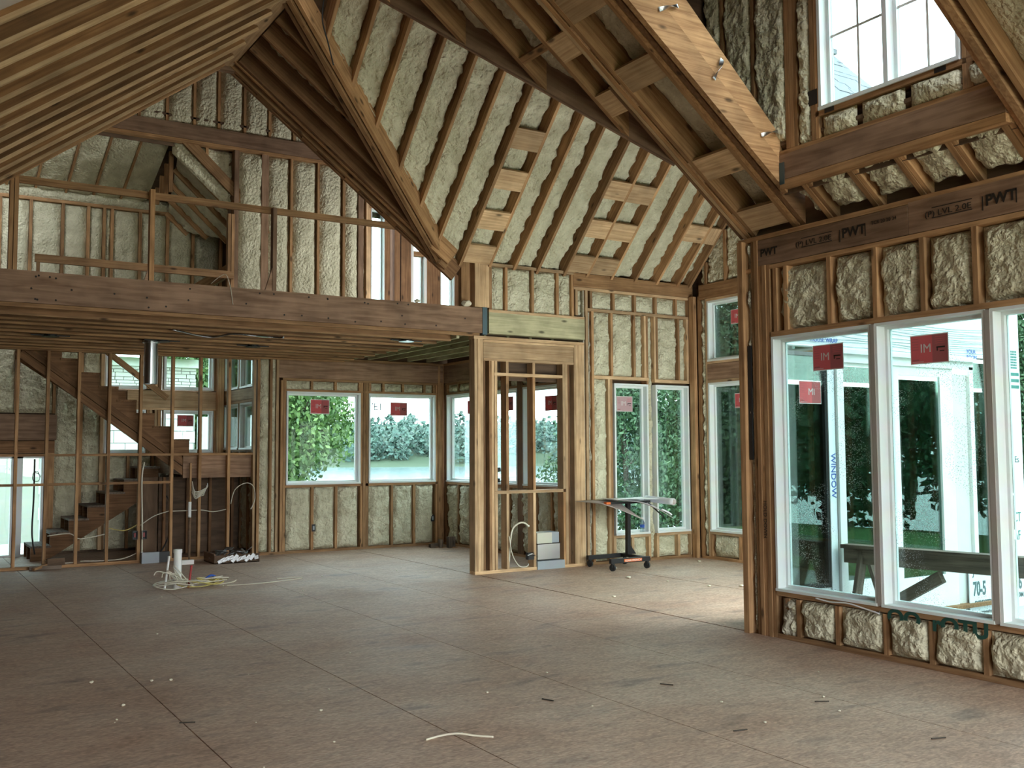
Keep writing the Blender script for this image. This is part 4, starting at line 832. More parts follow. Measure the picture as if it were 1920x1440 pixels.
F7.box('trim', 9.47, 9.72, .01, -.1, -.25, 2.42, 'vinyl_warm', nf); F7.box('trim', 9.722, 9.79, .05, -.1, -.25, 2.45, 'white', nf); F7.box('wrap_panel', 9.792, 10.14, .012, -.1, -.25, .42, 'wrap', nf)
for k in range(14):
    z = 2.58+.022*k; tube('wrap_fold', [(7.0+.12*k, YP-.014, z), (8.2, YP-.02, z+.03*math.sin(k)), (9.4, YP-.016, z-.02), (10.3, YP-.014, z+.02*math.cos(k*2))], .006, 'wrap', nf, 4)
for x, z, s_ in ((7.3, 2.60, 'HOUSE WRAP'), (8.25, 2.62, '+  +'), (9.15, 2.60, '+ +  +'), (9.72, 2.60, 'YOUR\nROOM')):
    text('wrap_lettering', s_, (x, YP-.03, z), X, Z, .06, 'blue_ink', nf)
for z in (2.42, 1.62, .75): text('wrap_lettering', 'WINDOW', (10.37, YP-.015, z), -Z, X, .09, 'blue_ink', nf, bold=.03)
text('wrap_lettering', 'WINDOW', (7.54, YP-.033, 1.55), -Z, X, .09, 'blue_ink', nf)
for i in range(6):
    for j in range(7): box('mesh_print', 10.50+i*.029, 10.523+i*.029, YP-.014, YP-.0125, 2.47+j*.03, 2.49+j*.03, 'wrap_green', nf)
for k in range(3): box('stripe_print', 10.49, 10.70, YP-.014, YP-.0125, 2.39-.07*k, 2.425-.07*k, 'wrap_green', nf)
text('wrap_lettering', 'Es Es', (10.44, YP-.015, 1.43), X, Z, .10, 'grey_ink', nf); text('wrap_lettering', 'CT', (10.50, YP-.015, .78), X, Z, .15, 'wrap_green', nf, wscale=.7); text('wrap_lettering', 'AF', (10.50, YP-.015, .58), X, Z, .15, 'wrap_green', nf, wscale=.7)
text('sign_lettering', '70-5', (9.66, YP-.052, .05), X, Z, .20, 'grey_ink', nf, wscale=.62, bold=.03); text('sign_lettering', '906', (10.42, YP-.016, .055), X, Z, .20, 'grey_ink', nf, wscale=.62, bold=.03)
text('sign_lettering', 'DIRECTIN', (9.68, YP-.052, -.06), X, Z, .075, 'grey_ink', nf, bold=.03); text('sign_lettering', '.COM', (10.44, YP-.016, -.04), X, Z, .075, 'grey_ink', nf, bold=.03); text('sign_lettering', 'JOIN', (9.66, YP-.052, .27), X, Z, .16, 'grey_ink', nf, wscale=.7)
F7.box('sign_panel', 9.60, 10.14, .05, .04, -.12, .40, 'wrap', nf)
def xwin(s0, s1, z0, z1, label, fm='black', gl='glass_dark', f=.035):
    WN[0] += 1
    w = struct('window_%d' % WN[0], F7.p((s0+s1)/2, 0, z0), label, 'window')
    F7.box('jamb', s0, s0+f, .02, -.09, z0, z1, fm, w); F7.box('jamb', s1-f, s1, .02, -.09, z0, z1, fm, w); F7.box('head', s0+f, s1-f, .02, -.09, z1-f, z1, fm, w); F7.box('sill', s0+f, s1-f, .02, -.09, z0, z0+f, fm, w)
    F7.box('pane', s0+f, s1-f, -.01, -.016, z0+f, z1-f, gl, w); return w
xwin(6.60, 7.52, .30, 2.50, 'dark-framed porch window behind the left picture window'); xwin(7.71, 8.28, .30, 2.42, 'white-framed glass sidelight left of the porch door', 'white'); xwin(9.80, 10.14, .42, 2.54, 'narrow dark window right of the porch door', 'white')
d2 = struct('door_2', (8.87, YP, 0), 'white porch door with a tall glass panel seen through the right window', 'door')
F7.box('stile', 8.29, 8.57, .03, -.02, -.08, 2.42, 'white', d2); F7.box('stile', 9.24, 9.455, .03, -.02, -.08, 2.42, 'white', d2); F7.box('rail', 8.57, 9.24, .03, -.02, 2.33, 2.42, 'white', d2); F7.box('rail', 8.57, 9.24, .03, -.02, -.08, .30, 'white', d2)
F7.box('pane', 8.57, 9.24, .004, -.002, .30, 2.33, 'glass_dark', d2)
for z in (1.08, .93): lathe('lock_hole', [(.028, 0), (.028, .002)], (8.46, YP-.031, z), 'grey_wood', d2, 14, -Y)
ex = struct('porch_slab', (9, 4, -.2), 'wet porch slab outside the right windows', 'porch')
box('slab', 6.6, 11.2, -4, 6.4, -.35, -.14, 'concrete', ex)
sw = empty('sawhorse', (7.7, 5.2, -.14), 0, 'weathered wooden sawhorse standing outside the right windows', 'sawhorse')
board('top_beam', (7.62, 6.28, .60), (7.75, 3.3, .64), .09, .13, 'grey_wood', sw); board('top_board', (7.62, 6.3, .685), (7.75, 3.3, .725), .14, .035, 'grey_wood', sw)
for y, s in ((6.1, 1), (6.1, -1), (3.5, 1), (3.5, -1)): board('leg', (7.66+.03*s, y, .66), (7.66+.30*s, y-.05, -.14), .09, .04, 'grey_wood', sw, up=Y)
board('brace', (7.63, 5.30, .50), (7.68, 5.98, .12), .05, .10, 'grey_wood', sw)
# ================================================================== TERRAIN, LAKE, TREES
def sstep(a, b, x): t = max(0, min(1, (x-a)/(b-a))); return t*t*(3-2*t)
N_ = 60; vs = []; fs = []
for j in range(N_+1):
    for i in range(N_+1):
        x = -80+200*i/N_; y = -80+190*j/N_; dd = max(y-16, x-18)
        vs.append((x, y, -.45-.02*0-3.0*sstep(2, 22, dd)+.12*MN.noise(V((x*.15, y*.15, 0)))))
for j in range(N_):
    for i in range(N_): a = j*(N_+1)+i; fs.append((a, a+1, a+N_+2, a+N_+1))
g_ = mesh('ground', vs, fs, 'grass', None, I4, True); tag(g_, 'grassy ground sloping from the house to the lake', 'ground', None, 'structure')
lk = mesh('lake', [(-600, -300, -2.3), (900, -300, -2.3), (900, 900, -2.3), (-600, 900, -2.3)], [(0, 1, 2, 3)], 'water'); tag(lk, 'pale rippled lake beyond the windows', 'lake', None, 'structure')
def leafmesh(name, clumps, n, size, mat, seed):
    R = random.Random(seed); vs = []; fs = []
    for _ in range(n):
        c, r = R.choice(clumps)
        while True:
            p = V((R.uniform(-1, 1), R.uniform(-1, 1), R.uniform(-1, 1)))
            if .35 < p.length < 1: break
        p = V(c)+p*r
        a = V((R.gauss(0, 1), R.gauss(0, 1), R.gauss(0, .6))).normalized(); b = a.orthogonal().normalized(); b.rotate(Matrix.Rotation(R.uniform(0, 6.28), 3, a)); s = size*R.uniform(.6, 1.3)
        d = a.cross(b); k = len(vs)
        vs += [p-b*s*.9, p+d*s*.45, p+b*s*.9, p-d*s*.45]; fs.append((k, k+1, k+2, k+3))
    me = bpy.data.meshes.new(name); me.from_pydata([tuple(v) for v in vs], [], fs); me.update(); me.materials.append(MATS[mat]); return me
def tree(loc, h, rx, n, label, mat='leaf', seed=1, size=.14, group='trees around the house', bark='bark', low=.25, nc=26):
    R = random.Random(seed); t = empty('tree', loc, 0, label, 'tree', group); o = V(loc)
    tube('trunk', [o, o+V((.1, .05, h*.4)), o+V((-.05, .15, h*.85))], h*.016, bark, t, 8)
    cl = []
    for k in range(nc):
        a = R.uniform(0, 6.28); u = R.random(); z = h*(low+(1-low)*u); rr = rx*math.sqrt(max(.05, 1-(2*u-.75)**2*.8))*R.uniform(.35, 1)
        c = V((math.cos(a)*rr, math.sin(a)*rr, z)); cl.append((c, R.uniform(.17, .30)*rx+.3))
        if k < 9: tube('branch', [o+V((0, .03, z*.65)), o+c*.6+V((0, 0, z*.25)), o+c], h*.006, bark, t, 5, res=3)
    put(bpy.data.objects.new('foliage', leafmesh('foliage', cl, n, size, mat, seed)), t, Matrix.Translation(o))
    return t
tree((10.3, 33.5, -2.8), 12.5, 3.6, 90000, 'broad leafy tree filling the left back window', 'leaf', 3, .11, low=.01, nc=140)
for k, (a_, r_, h_, w_, lab) in enumerate(((38.5, 35, 5.6, 2.3, 'low tree outside the nook window behind the drawing stand'), (42.3, 33, 6.2, 2.4, 'dense tree outside the nook window beside the corner post'), (45.6, 31, 7.4, 2.4, 'dense tree with pale trunk outside the nook side windows'),
        (49, 33, 8.2, 2.6, 'dark tree seen through the left porch window'), (52.5, 31, 8.6, 2.6, 'dark tree seen through the porch sidelight'), (56, 33, 8.6, 2.7, 'dark tree seen through the porch door'), (60, 34, 8.2, 2.8, 'dark tree right of the porch door'), (64, 36, 8.0, 3.0, 'dark tree next to the white house wrap'), (68, 39, 8.0, 3.3, 'dark tree at the right edge of the view'))):
    x_, y_ = math.sin(math.radians(a_))*r_, math.cos(math.radians(a_))*r_
    tree((x_, y_, -2.0), h_+.8, w_, 34000, lab, 'leaf_dark', 5+k, .085, bark='pale_bark' if k in (1, 2) else 'bark', low=.14, nc=70)
for k, (x_, y_) in enumerate(((22, -12), (27, -7), (31, 0), (31, 6), (16, -15), (34, -12))): tree((x_, y_, -.5), 10.5, 4.6, 9000, ('broad tree beyond the lawn south of the porch', 'round tree far out on the lawn right of the porch', 'tall tree on the lawn east of the porch', 'leafy tree east of the house wrap corner', 'leafy tree behind the viewer right of the house', 'distant tree at the corner of the lawn')[k], 'leaf_dark', 40+k, .26, low=.03, nc=60)
tree((18, -6, -.5), 9, 4, 6000, 'tree on the lawn beyond the porch', 'leaf_dark', 14, .24, low=.12)
tree((24, 2, -.5), 10, 4.5, 6000, 'tree on the lawn to the right of the house', 'leaf_dark', 15, .24, low=.1)
tree((16.3, 46, -2), 9, 2.2, 3000, 'small tree behind the stone house', 'leaf', 16, .2, low=.35)
# far shore
R = random.Random(4); vs = []; fs = []
ico = []
import bmesh
bm = bmesh.new(); bmesh.ops.create_icosphere(bm, subdivisions=2, radius=1); iv = [v.co.copy() for v in bm.verts]; ifs = [[v.index for v in f.verts] for f in bm.faces]; bm.free()
for k in range(800):
    a = math.radians(R.uniform(-10, 80)); row = R.random(); r = 236+64*row
    h = R.uniform(6, 10.5)*(1+.15*math.sin(a*9)); w = R.uniform(1.8, 3.6); c = V((math.sin(a)*r, math.cos(a)*r, -2.0+row*6.5+1.0*MN.noise(V((a*14, 2, 0)))))
    for q in range(130):
        u = R.random(); rr = w*math.sqrt(max(.02, 1-(1.7*u-.6)**2))*R.uniform(.5, 1); t_ = R.uniform(0, 6.28)
        p = c+V((math.cos(t_)*rr, math.sin(t_)*rr, h*u)); d1_ = V((R.gauss(0, 1), R.gauss(0, 1), R.gauss(0, 1))).normalized(); d2_ = d1_.orthogonal().normalized(); z_ = R.uniform(.45, .85); k0 = len(vs)
        vs += [p-d1_*z_, p+d2_*z_*.7, p+d1_*z_, p-d2_*z_*.7]; fs.append((k0, k0+1, k0+2, k0+3))
fo = mesh('forest', vs, fs, 'leaf_far', None, I4, False); tag(fo, 'wooded far shore of the lake', 'forest', None, 'stuff')
vs = []; fs = []
for i in range(60):
    a = math.radians(-12+95*i/59)
    for r, z in ((229, -2.4), (238, -1.6), (300, 9.0)): vs.append((math.sin(a)*r, math.cos(a)*r, z+.3*math.sin(i*1.7)*(r > 230)))
for i in range(59):
    for k in range(2): a = i*3+k; fs.append((a, a+1, a+4, a+3))
sh = mesh('far_bank', vs, fs, 'forest_floor'); tag(sh, 'low grassy bank across the lake', 'bank', None, 'structure')
# ================================================================== NEIGHBOUR HOUSE
nh = empty('stone_house', (6.0, 29.5, -.6), 0, 'neighbouring house of pale stone with a grey roof behind the stairwell', 'house')
box('wall_core', 1.0, 7.45, 29.1, 33, -.8, 4.15, 'mortar', nh); box('frieze_board', .8, 7.55, 28.98, 29.1, 3.98, 4.22, 'white', nh); box('water_table', .9, 7.5, 28.95, 29.1, 3.15, 3.28, 'white', nh)
prism('roof', [(.6, 28.5, 4.25), (7.7, 28.5, 4.25), (6.9, 31, 5.6), (.6, 31, 5.6)], (0, 0, .12), 'shingle', nh)
z = 3.30; R = random.Random(11)
while z < 3.95:
    h = R.uniform(.085, .15); x = 3.6+R.uniform(-.2, 0)
    while x < 7.4:
        w = R.uniform(.2, .5); box('stone', x, min(x+w-.018, 7.45), 29.06-R.uniform(0, .03), 29.11, z, min(z+h-.015, 3.97), 'stone', nh); x += w
    z += h
z = -.2
while z < 3.1:
    h = .34; x = 3.4+(.3 if int(z*10) % 2 else 0)
    while x < 7.4:
        w = .62; box('block', x, min(x+w-.02, 7.45), 29.07, 29.11, z, min(z+h-.02, 3.13), 'siding', nh); x += w
    z += h
box('fence_panel', 7.6, 9.2, 29.4, 29.45, -.6, 2.6, 'siding', nh)
# shingled nook roof seen from the dormer window
rw = struct('roof_nook', (8, 7.6, 5.6), 'slate-grey shingled nook roof seen through the dormer window', 'roof')
zt_ = zN(ytop)+.40; dn = V((0, -1, -NK)).normalized(); up_ = V((0, -NK, 1)).normalized(); sl = (ytop-6.05)*math.sqrt(1+NK*NK); ex_ = .14
RS = random.Random(8)
for k in range(int(sl/ex_)):
    x = 5.2+max(0, (ytop-(k+.5)*ex_/math.sqrt(1+NK*NK)-6.3))*0+(.15 if k % 2 else 0)
    yk = ytop-(k+.5)*ex_/math.sqrt(1+NK*NK); xl = max(5.9, 5.72-(yk-6.45)*2.55/1.85+.25)
    x = xl
    while x < 10.5:
        w = RS.choice((.28, .34, .45)); x1 = min(x+w, 10.55)
        obox('shingle', V(((x+x1)/2, ytop, zt_))+dn*(k+.5)*ex_+up_*RS.uniform(.010, .02), (X, dn, up_), (x1-x-.008, ex_*1.1, .014), 'shingle', rw); x += w
box('ridge_cap', 5.6, 10.55, ytop-.12, ytop+.12, zt_-.03, zt_+.035, 'shingle', rw)

# ================================================================== STICKERS
UX = V((0, -1, 0))
sticker((6.525, 5.515, 2.345), UX, Z, .315, .215, 'red sticker on the picture window next to the timber post')
sticker((6.525, 4.575, 2.33), UX, Z, .32, .22, 'red sticker on the picture window in front of the white porch door')
sticker((7.31, YP-.002, 2.12), X, Z, .30, .215, 'red sticker with reversed letters on the dark porch window', mirrored=True)
sticker((5.85, 15.145, 2.30), X, Z, .32, .235, 'red sticker on the back window filled with the tree'); sticker((7.245, 15.145, 2.285), X, Z, .31, .225, 'red sticker on the back window over the lake')
sticker((8.145, 14.23, 2.30), UX, Z, .32, .22, 'red sticker on the side window left of the partition post'); sticker((8.145, 13.12, 2.31), UX, Z, .32, .22, 'red sticker between the partition studs'); sticker((8.145, 11.93, 2.27), UX, Z, .31, .22, 'red sticker seen through the right bay of the partition')
sticker((8.95, 11.235, 2.245), X, Z, .29, .22, 'faded pink sticker on the nook window behind the drawing stand', faded=True)
sticker((10.245, 10.24, 3.49), UX, Z, .30, .21, 'red sticker on the upper nook side window'); sticker((10.245, 10.19, 2.28), UX, Z, .30, .21, 'red sticker on the lower nook side window')
sticker((4.22, 17.095, 2.11), X, Z, .27, .19, 'red sticker on the lower stairwell window above the landing')
# ================================================================== DRAWING STAND
cs = empty('drawing_stand', (8.45, 10.75, 0), 0, 'black wheeled stand with a tall post in the nook', 'stand')
box('base_bar', 8.10, 8.78, 10.99, 11.04, .10, .155, 'black', cs); fb = box('base_bar', 8.05, 8.71, 10.42, 10.47, .10, .16, 'black', cs); box('base_bar', 8.655, 8.705, 10.47, 10.99, .115, .155, 'black', cs)
box('label_plate', 8.26, 8.56, 10.414, 10.418, .112, .148, 'orange', fb); text('lettering', 'GEARWRENCH', (8.27, 10.4125, .118), X, Z, .034, 'white', fb, wscale=1.2)
po = board('post', (8.68, 10.86, .12), (8.655, 10.82, .86), .055, .055, 'black', cs, up=Y); prism('gusset', [(8.65, 10.83, .155), (8.80, 10.83, .155), (8.70, 10.83, .28)], (0, .03, 0), 'black', cs)
for x, y in ((8.14, 11.01), (8.74, 11.01), (8.09, 10.445), (8.67, 10.445)):
    c_ = box('caster_fork', x-.018, x+.018, y-.018, y+.018, .05, .10, 'black', cs); lathe('wheel', [(.012, -.014), (.045, -.014), (.045, .014), (.012, .014)], (x, y, .045), 'rubber', c_, 16, V((1, .3, 0)))
board('top_bar', (8.30, 10.80, .865), (9.02, 10.80, .865), .05, .03, 'black', cs); box('end_cap', 8.25, 8.32, 10.77, 10.83, .85, .88, 'orange', cs)
board('handle', (8.95, 10.75, .86), (9.12, 10.62, .66), .02, .02, 'black', cs)
def sheet(name, x0, x1, f, mat, par, ny=10, nx=16, y0=10.42, y1=11.02):
    vs = []; fs = []
    for j in range(ny+1):
        for i in range(nx+1):
            u, v = i/nx, j/ny; vs.append(V((x0+(x1-x0)*u, y0+(y1-y0)*v, f(u, v)))-V((x0, y0, .9)))
    for j in range(ny):
        for i in range(nx): a = j*(nx+1)+i; fs.append((a, a+1, a+nx+2, a+nx+1))
    o = mesh(name, vs, fs, mat, par, Matrix.Translation(V((x0, y0, .9))), True); m_ = o.modifiers.new('thick', 'SOLIDIFY'); m_.thickness = .004; return o
dw = empty('drawing_sheets', (8.5, 10.7, .88), 0, 'large paper drawings draped over the black stand and rolled at one end', 'papers')
sheet('sheet', 7.90, 8.62, lambda u, v: .895+.01*math.sin(3*u)-.25*max(0, u)*(1-v)**.85, 'paper_shade', dw)
sheet('sheet', 8.40, 9.12, lambda u, v: .905+.012*math.sin(4*u)-.24*u**1.5*(1-v)**.85, 'paper', dw); sheet('sheet', 8.30, 9.05, lambda u, v: .918+.006*math.sin(5*u+v*2), 'white', dw, y0=10.62)
tube('roll', [(9.12, 10.40, .875), (9.13, 11.0, .895)], .045, 'paper', dw, 14); tube('roll_lining', [(9.12, 10.395, .875), (9.125, 10.41, .875)], .035, 'paper_shade', dw, 12)
tube('loose_corner', [(8.9, 10.4, .78), (9.0, 10.39, .74), (9.06, 10.38, .70)], .012, 'paper', dw, 6)
wbt = empty('water_bottle', (9.21, 11.19, .413), 0, 'clear plastic bottle on the nook window sill', 'bottle')
lathe('body', [(.03, 0), (.033, .02), (.033, .13), (.014, .17), (.014, .185)], (9.21, 11.19, .413), 'bottle_clear', wbt, 14); lathe('cap', [(.016, .185), (.016, .205)], (9.21, 11.19, .413), 'white', wbt, 12); lathe('wrapper', [(.0335, .06), (.0335, .10)], (9.21, 11.19, .413), 'blue_ink', wbt, 14)
# ================================================================== PIPE STUBS AND CABLES ON THE FLOOR
pv = empty('drain_pipe', (2.91, 12.04, 0), 0, 'white plastic drain pipe standing up from the floor', 'pipe')
lathe('tube', [(.045, 0), (.045, .43), (.038, .43), (.038, .40)], (2.91, 12.04, 0), 'white', pv, 20); lathe('collar', [(.05, .41), (.05, .45), (.044, .45)], (2.91, 12.04, 0), 'white', pv, 20)
rp = empty('water_line', (3.06, 12.0, 0), 0, 'red water line standing beside the white drain pipe', 'pipe'); tube('tube', [(3.03, 12.0, 0), (3.045, 12.0, .12), (3.06, 12.0, .25)], .013, 'red_pipe', rp, 8); lathe('cap', [(.015, .0), (.015, .02)], (3.06, 12.0, .24), 'red_pipe', rp, 8)
wt_ = empty('vent_tube', (2.78, 12.0, 0), 0, 'thin white tube leaning beside the drain pipe', 'pipe'); tube('tube', [(2.755, 11.99, 0), (2.78, 12.0, .18), (2.805, 12.01, .37)], .013, 'white', wt_, 8); lathe('cap', [(.015, 0), (.015, .02)], (2.805, 12.01, .36), 'white', wt_, 8)
R = random.Random(21)
cb = empty('cable_bundle', (3.1, 11.98, 0), 0, 'tangled bundle of yellow and white cables around the pipe stubs', 'cables')
for k in range(15):
    a0 = R.uniform(0, 6.28); rr = R.uniform(.10, .24); cx = 3.05+R.uniform(-.2, .25); cy = 11.98+R.uniform(-.06, .08); pts = []
    for i in range(9):
        a = a0+i*.75; pts.append((cx+math.cos(a)*rr*1.25, cy+math.sin(a)*rr*.6, .012+.05*abs(math.sin(a*.7+k))+.012*(k % 5)))
    tube('cable', pts, .006, 'cable_yellow' if k % 3 == 0 else 'cable_white', cb, 5, res=4)
for k in range(6):
    a = R.uniform(-.6, .8); tube('cable', [(2.95, 12.0, .02), (2.85-.1*a, 11.96, .13+.03*k), (2.68+.06*k, 11.95, .22-.02*k), (2.62+.09*k, 11.93, .18-.03*k)], .006, 'cable_white', cb, 5, res=4)
tube('cable', [(3.3, 11.95, .02), (3.5, 11.9, .04), (3.57, 11.93, .06), (3.5, 11.98, .03), (3.38, 11.96, .015)], .007, 'cable_white', cb, 5); tube('cable_end', [(3.22, 12.02, .08), (3.30, 12.05, .12), (3.36, 12.08, .10)], .014, 'blue_ink', cb, 6)
lc = empty('loose_cable', (4.0, 11.95, 0), 0, 'single loose white cable stretched across the floor', 'cable'); tube('cable', [(3.45, 11.9, .007), (3.8, 11.86, .007), (4.1, 11.93, .007), (4.38, 12.02, .007), (4.44, 12.08, .012), (4.3, 12.14, .008), (4.15, 12.16, .007)], .006, 'cable_white', lc, 5)
# foil pile
fp = empty('foil_pile', (4.25, 14.45, 0), 0, 'heap of crumpled silver foil tape in a low wooden box by the studs', 'scrap')
box('box_side', 3.95, 4.6, 14.25, 14.27, 0, .12, 'ply', fp); box('box_side', 3.95, 3.97, 14.27, 14.8, 0, .14, 'lvl', fp); box('box_floor', 3.95, 4.6, 14.25, 14.8, 0, .012, 'ply', fp)
for k in range(26):
    c = V((4.0+R.random()*.52, 14.3+R.random()*.42, .06+R.random()*.13)); d = V((R.gauss(0, 1), R.gauss(0, .5), R.gauss(0, .3))).normalized(); ln = R.uniform(.07, .2)
    board('foil_strip', c-d*ln/2, c+d*ln/2, R.uniform(.03, .07), .004, 'foil', fp, up=V((R.gauss(0, .6), R.gauss(0, .6), 1)))
for k in range(9): board('foil_strip', (4.0+.065*k, 14.235, .02+.02*(k % 3)), (4.1+.06*k, 14.24, .07+.015*(k % 4)), .05, .004, 'foil', fp, up=Y)
# electrical boxes and panel
for x, lab in ((3.03, 'black outlet box on the left face of a stairwell stud'), (3.155, 'black outlet box on the right face of a stairwell stud')):
    e = empty('outlet_box', (x, 15.0, .36), 0, lab, 'outlet box', 'outlet boxes on the stud screen'); box('back', x-.035, x+.035, 15.06, 15.066, .34, .46, 'black', e)
    for a, b in ((x-.035, x-.029), (x+.029, x+.035)): box('side', a, b, 15.0, 15.06, .34, .46, 'black', e)
    box('side', x-.029, x+.029, 15.0, 15.06, .34, .346, 'black', e); box('side', x-.029, x+.029, 15.0, 15.06, .454, .46, 'black', e); box('terminal', x-.012, x+.012, 15.03, 15.058, .37, .43, 'sticker_dark', e)
for x, y, z, lab in ((5.72, 15.05, .38, 'black outlet box in the foam under the tree window'), (7.83, 15.05, .45, 'black outlet box in the foam near the back corner')):
    e = empty('outlet_box', (x, y, z), 0, lab, 'outlet box', 'outlet boxes in the back wall'); box('face', x-.03, x+.03, y-.012, y+.04, z-.055, z+.055, 'black', e); box('terminal', x-.012, x+.012, y-.016, y-.012, z-.03, z+.03, 'grey_box', e)
for y, z, z1 in ((5.24, 4.30, 4.42), (5.08, 4.20, 4.235), (4.12, 4.20, 4.235)): FD.box('bracket', y-.045, y+.045, .004, -.0, z, z1, 'black', dm)
pb = empty('panel_box', (3.25, 14.97, 0), 0, 'grey metal box lying at the foot of the stud screen', 'box'); box('body', 3.11, 3.34, 14.92, 15.03, .002, .15, 'grey_box', pb); box('lid', 3.105, 3.345, 14.91, 14.92, .0, .155, 'grey_box', pb); box('open_end', 3.345, 3.50, 14.95, 15.04, .002, .15, 'black', pb)
bx2 = empty('white_box', (3.60, 14.5, 0), 0, 'small white block on the floor near the drain pipe', 'box'); box('body', 3.55, 3.72, 14.45, 14.52, 0, .055, 'white', bx2); box('lid', 3.548, 3.722, 14.448, 14.522, .055, .062, 'vinyl', bx2)
cd = empty('white_conduit', (3.12, 15.02, 0), 0, 'thin white conduit rising along a stud to the outlet boxes', 'conduit'); tube('tube', [(3.13, 15.03, .13), (3.125, 15.03, .6), (3.11, 15.03, 1.2), (3.14, 15.03, 1.44)], .012, 'cable_white', cd, 6); lathe('collar', [(.016, 0), (.016, .03)], (3.13, 15.03, .13), 'white', cd, 8)
vp = empty('vent_pipe', (3.81, 15.0, 0), 0, 'grey capped pipe beside the thin stud near the landing', 'pipe'); tube('tube', [(3.80, 15.06, .62), (3.80, 15.06, .85)], .025, 'white', vp, 10); tube('riser', [(3.80, 15.06, 0), (3.80, 15.06, .62)], .018, 'ply', vp, 8)
def wire(label, pts, mat='cable_white', r=.007):
    c = empty('electrical_cable', pts[0], 0, label, 'cable', 'loose electrical cables in the framing'); tube('sheath', pts, r, mat, c, 5); lathe('bare_end', [(r*.6, 0), (r*.6, .02)], pts[-1], 'metal', c, 6)
wire('white cable looped in the last stud bay', [(4.40, 15.03, .8), (4.46, 15.03, 1.01), (4.62, 15.03, 1.11), (4.74, 15.03, 1.06), (4.77, 15.03, .87), (4.71, 15.03, .71)])
wire('white cable running level through the right stud bays', [(3.54, 15.1, .72), (3.78, 15.1, .72), (3.99, 15.1, .72), (4.16, 15.1, .69), (4.36, 15.1, .72)])
wire('pale cable sagging up to the middle stud', [(3.11, 15.1, .53), (3.31, 15.1, .66), (3.54, 15.1, .73)]); wire('pale cable dipping between the middle studs', [(2.69, 15.1, .51), (2.91, 15.1, .47), (3.11, 15.1, .57)], 'cable_yellow')
wire('long pale cable across the left stud bays', [(1.89, 15.1, .44), (2.17, 15.1, .46), (2.31, 15.1, .38), (2.59, 15.1, .42), (2.70, 15.1, .45)]); wire('short cable on the bottom plate at the left', [(1.87, 15.1, .11), (2.04, 15.1, .06), (2.25, 15.1, .06)])
wire('pale cable low between the left and middle studs', [(2.32, 15.1, .07), (2.60, 15.1, .06), (2.88, 15.1, .07), (3.10, 15.1, .15)]); wire('black cable hanging in a loop behind the outlet boxes', [(3.52, 15.3, .94), (3.58, 15.3, .78), (3.57, 15.3, .38), (3.44, 15.3, .10), (3.33, 15.2, .08)], 'cable_black', .012)
wire('coiled pale cable hanging in front of the glass door', [(1.72, 15.15, 1.32), (1.78, 15.15, 1.28), (1.77, 15.15, 1.2), (1.70, 15.15, 1.21), (1.70, 15.15, 1.3), (1.75, 15.15, 1.33), (1.79, 15.15, 1.25)], 'cable_black', .005); wire('black cable hanging straight down beside the glass door', [(1.72, 15.2, 1.5), (1.72, 15.2, .99), (1.71, 15.2, .48), (1.75, 15.2, .19)], 'cable_black', .012)
for k in range(6): wire(('lowest', 'second lowest', 'third lowest', 'third highest', 'second highest', 'highest')[k]+' white cable end bunched on the thin stud', [(3.82, 15.02, 1.0+.03*k), (3.86, 14.98, .9+.02*k), (3.92+.02*k, 14.97, .93+.025*k), (3.98+.01*k, 14.96, .95+.03*k)])
wire('white cable arching inside the framed partition', [(6.93, 11.16, .06), (6.93, 11.12, .35), (6.95, 11.1, .55), (7.05, 11.1, .63), (7.14, 11.1, .63), (7.21, 11.1, .58)], r=.012); wire('white cable slack on the partition floor', [(6.90, 11.1, .47), (6.95, 11.1, .23), (7.05, 11.1, .08), (7.14, 11.08, .06), (7.2, 11.1, .08)])
wire('black cable dangling from the ridge of the vaulted ceiling', [(3.56, 9.2, 6.11), (3.55, 9.2, 5.89), (3.61, 9.2, 5.68), (3.67, 9.2, 5.46)], 'cable_black', .008); wire('thin pale wire hanging over the loft beam', [(3.05, 11.3, 3.5), (3.12, 11.2, 3.57), (3.17, 11.12, 3.58), (3.22, 11.12, 3.44), (3.25, 11.12, 3.25)], r=.004)
wire('ragged white string along the window sill on the right', [(6.40, 5.6, .385), (6.395, 5.45, .375), (6.395, 5.28, .385), (6.395, 5.15, .37), (6.395, 4.98, .345)], 'white', .006)
wire('crumpled white wire under the loft joists', [(2.8, 12.0, 3.03), (3.3, 12.3, 3.0), (3.5, 12.0, 3.02), (3.75, 11.9, 3.0), (4.0, 12.1, 3.02), (4.15, 12.0, 3.01)], 'foil', .012)
# ceiling cans and duct
dk = empty('metal_duct', (2.85, 13.37, 3.05), 0, 'short shiny metal duct hanging under the loft', 'duct'); lathe('pipe', [(.085, 0), (.085, -.56), (.080, -.56), (.080, -.02)], (2.85, 13.37, 3.03), 'metal', dk, 24); lathe('collar', [(.11, 0), (.11, -.03), (.086, -.03)], (2.85, 13.37, 3.03), 'metal', dk, 24); lathe('seam', [(.087, -.28), (.087, -.30)], (2.85, 13.37, 3.03), 'metal', dk, 24)
for x, y, lab in ((1.64, 13.27, 'recessed ceiling can at the left end of the loft underside'), (2.95, 13.2, 'recessed ceiling can beside the metal duct'), (4.16, 13.27, 'recessed ceiling can above the stair landing'), (5.68, 11.65, 'recessed ceiling can near the loft beam end')):
    c = empty('recessed_light', (x, y, 3.03), 0, lab, 'ceiling light', 'recessed cans under the loft'); lathe('can', [(.075, 0), (.075, .12), (.05, .14)], (x, y, 3.015), 'black', c, 20); lathe('rim', [(.10, 0), (.10, .006), (.076, .006)], (x, y, 3.008), 'metal' if x > 5 else 'black', c, 20); box('bracket', x-.22, x+.22, y-.012, y+.012, 3.018, 3.03, 'black', c)
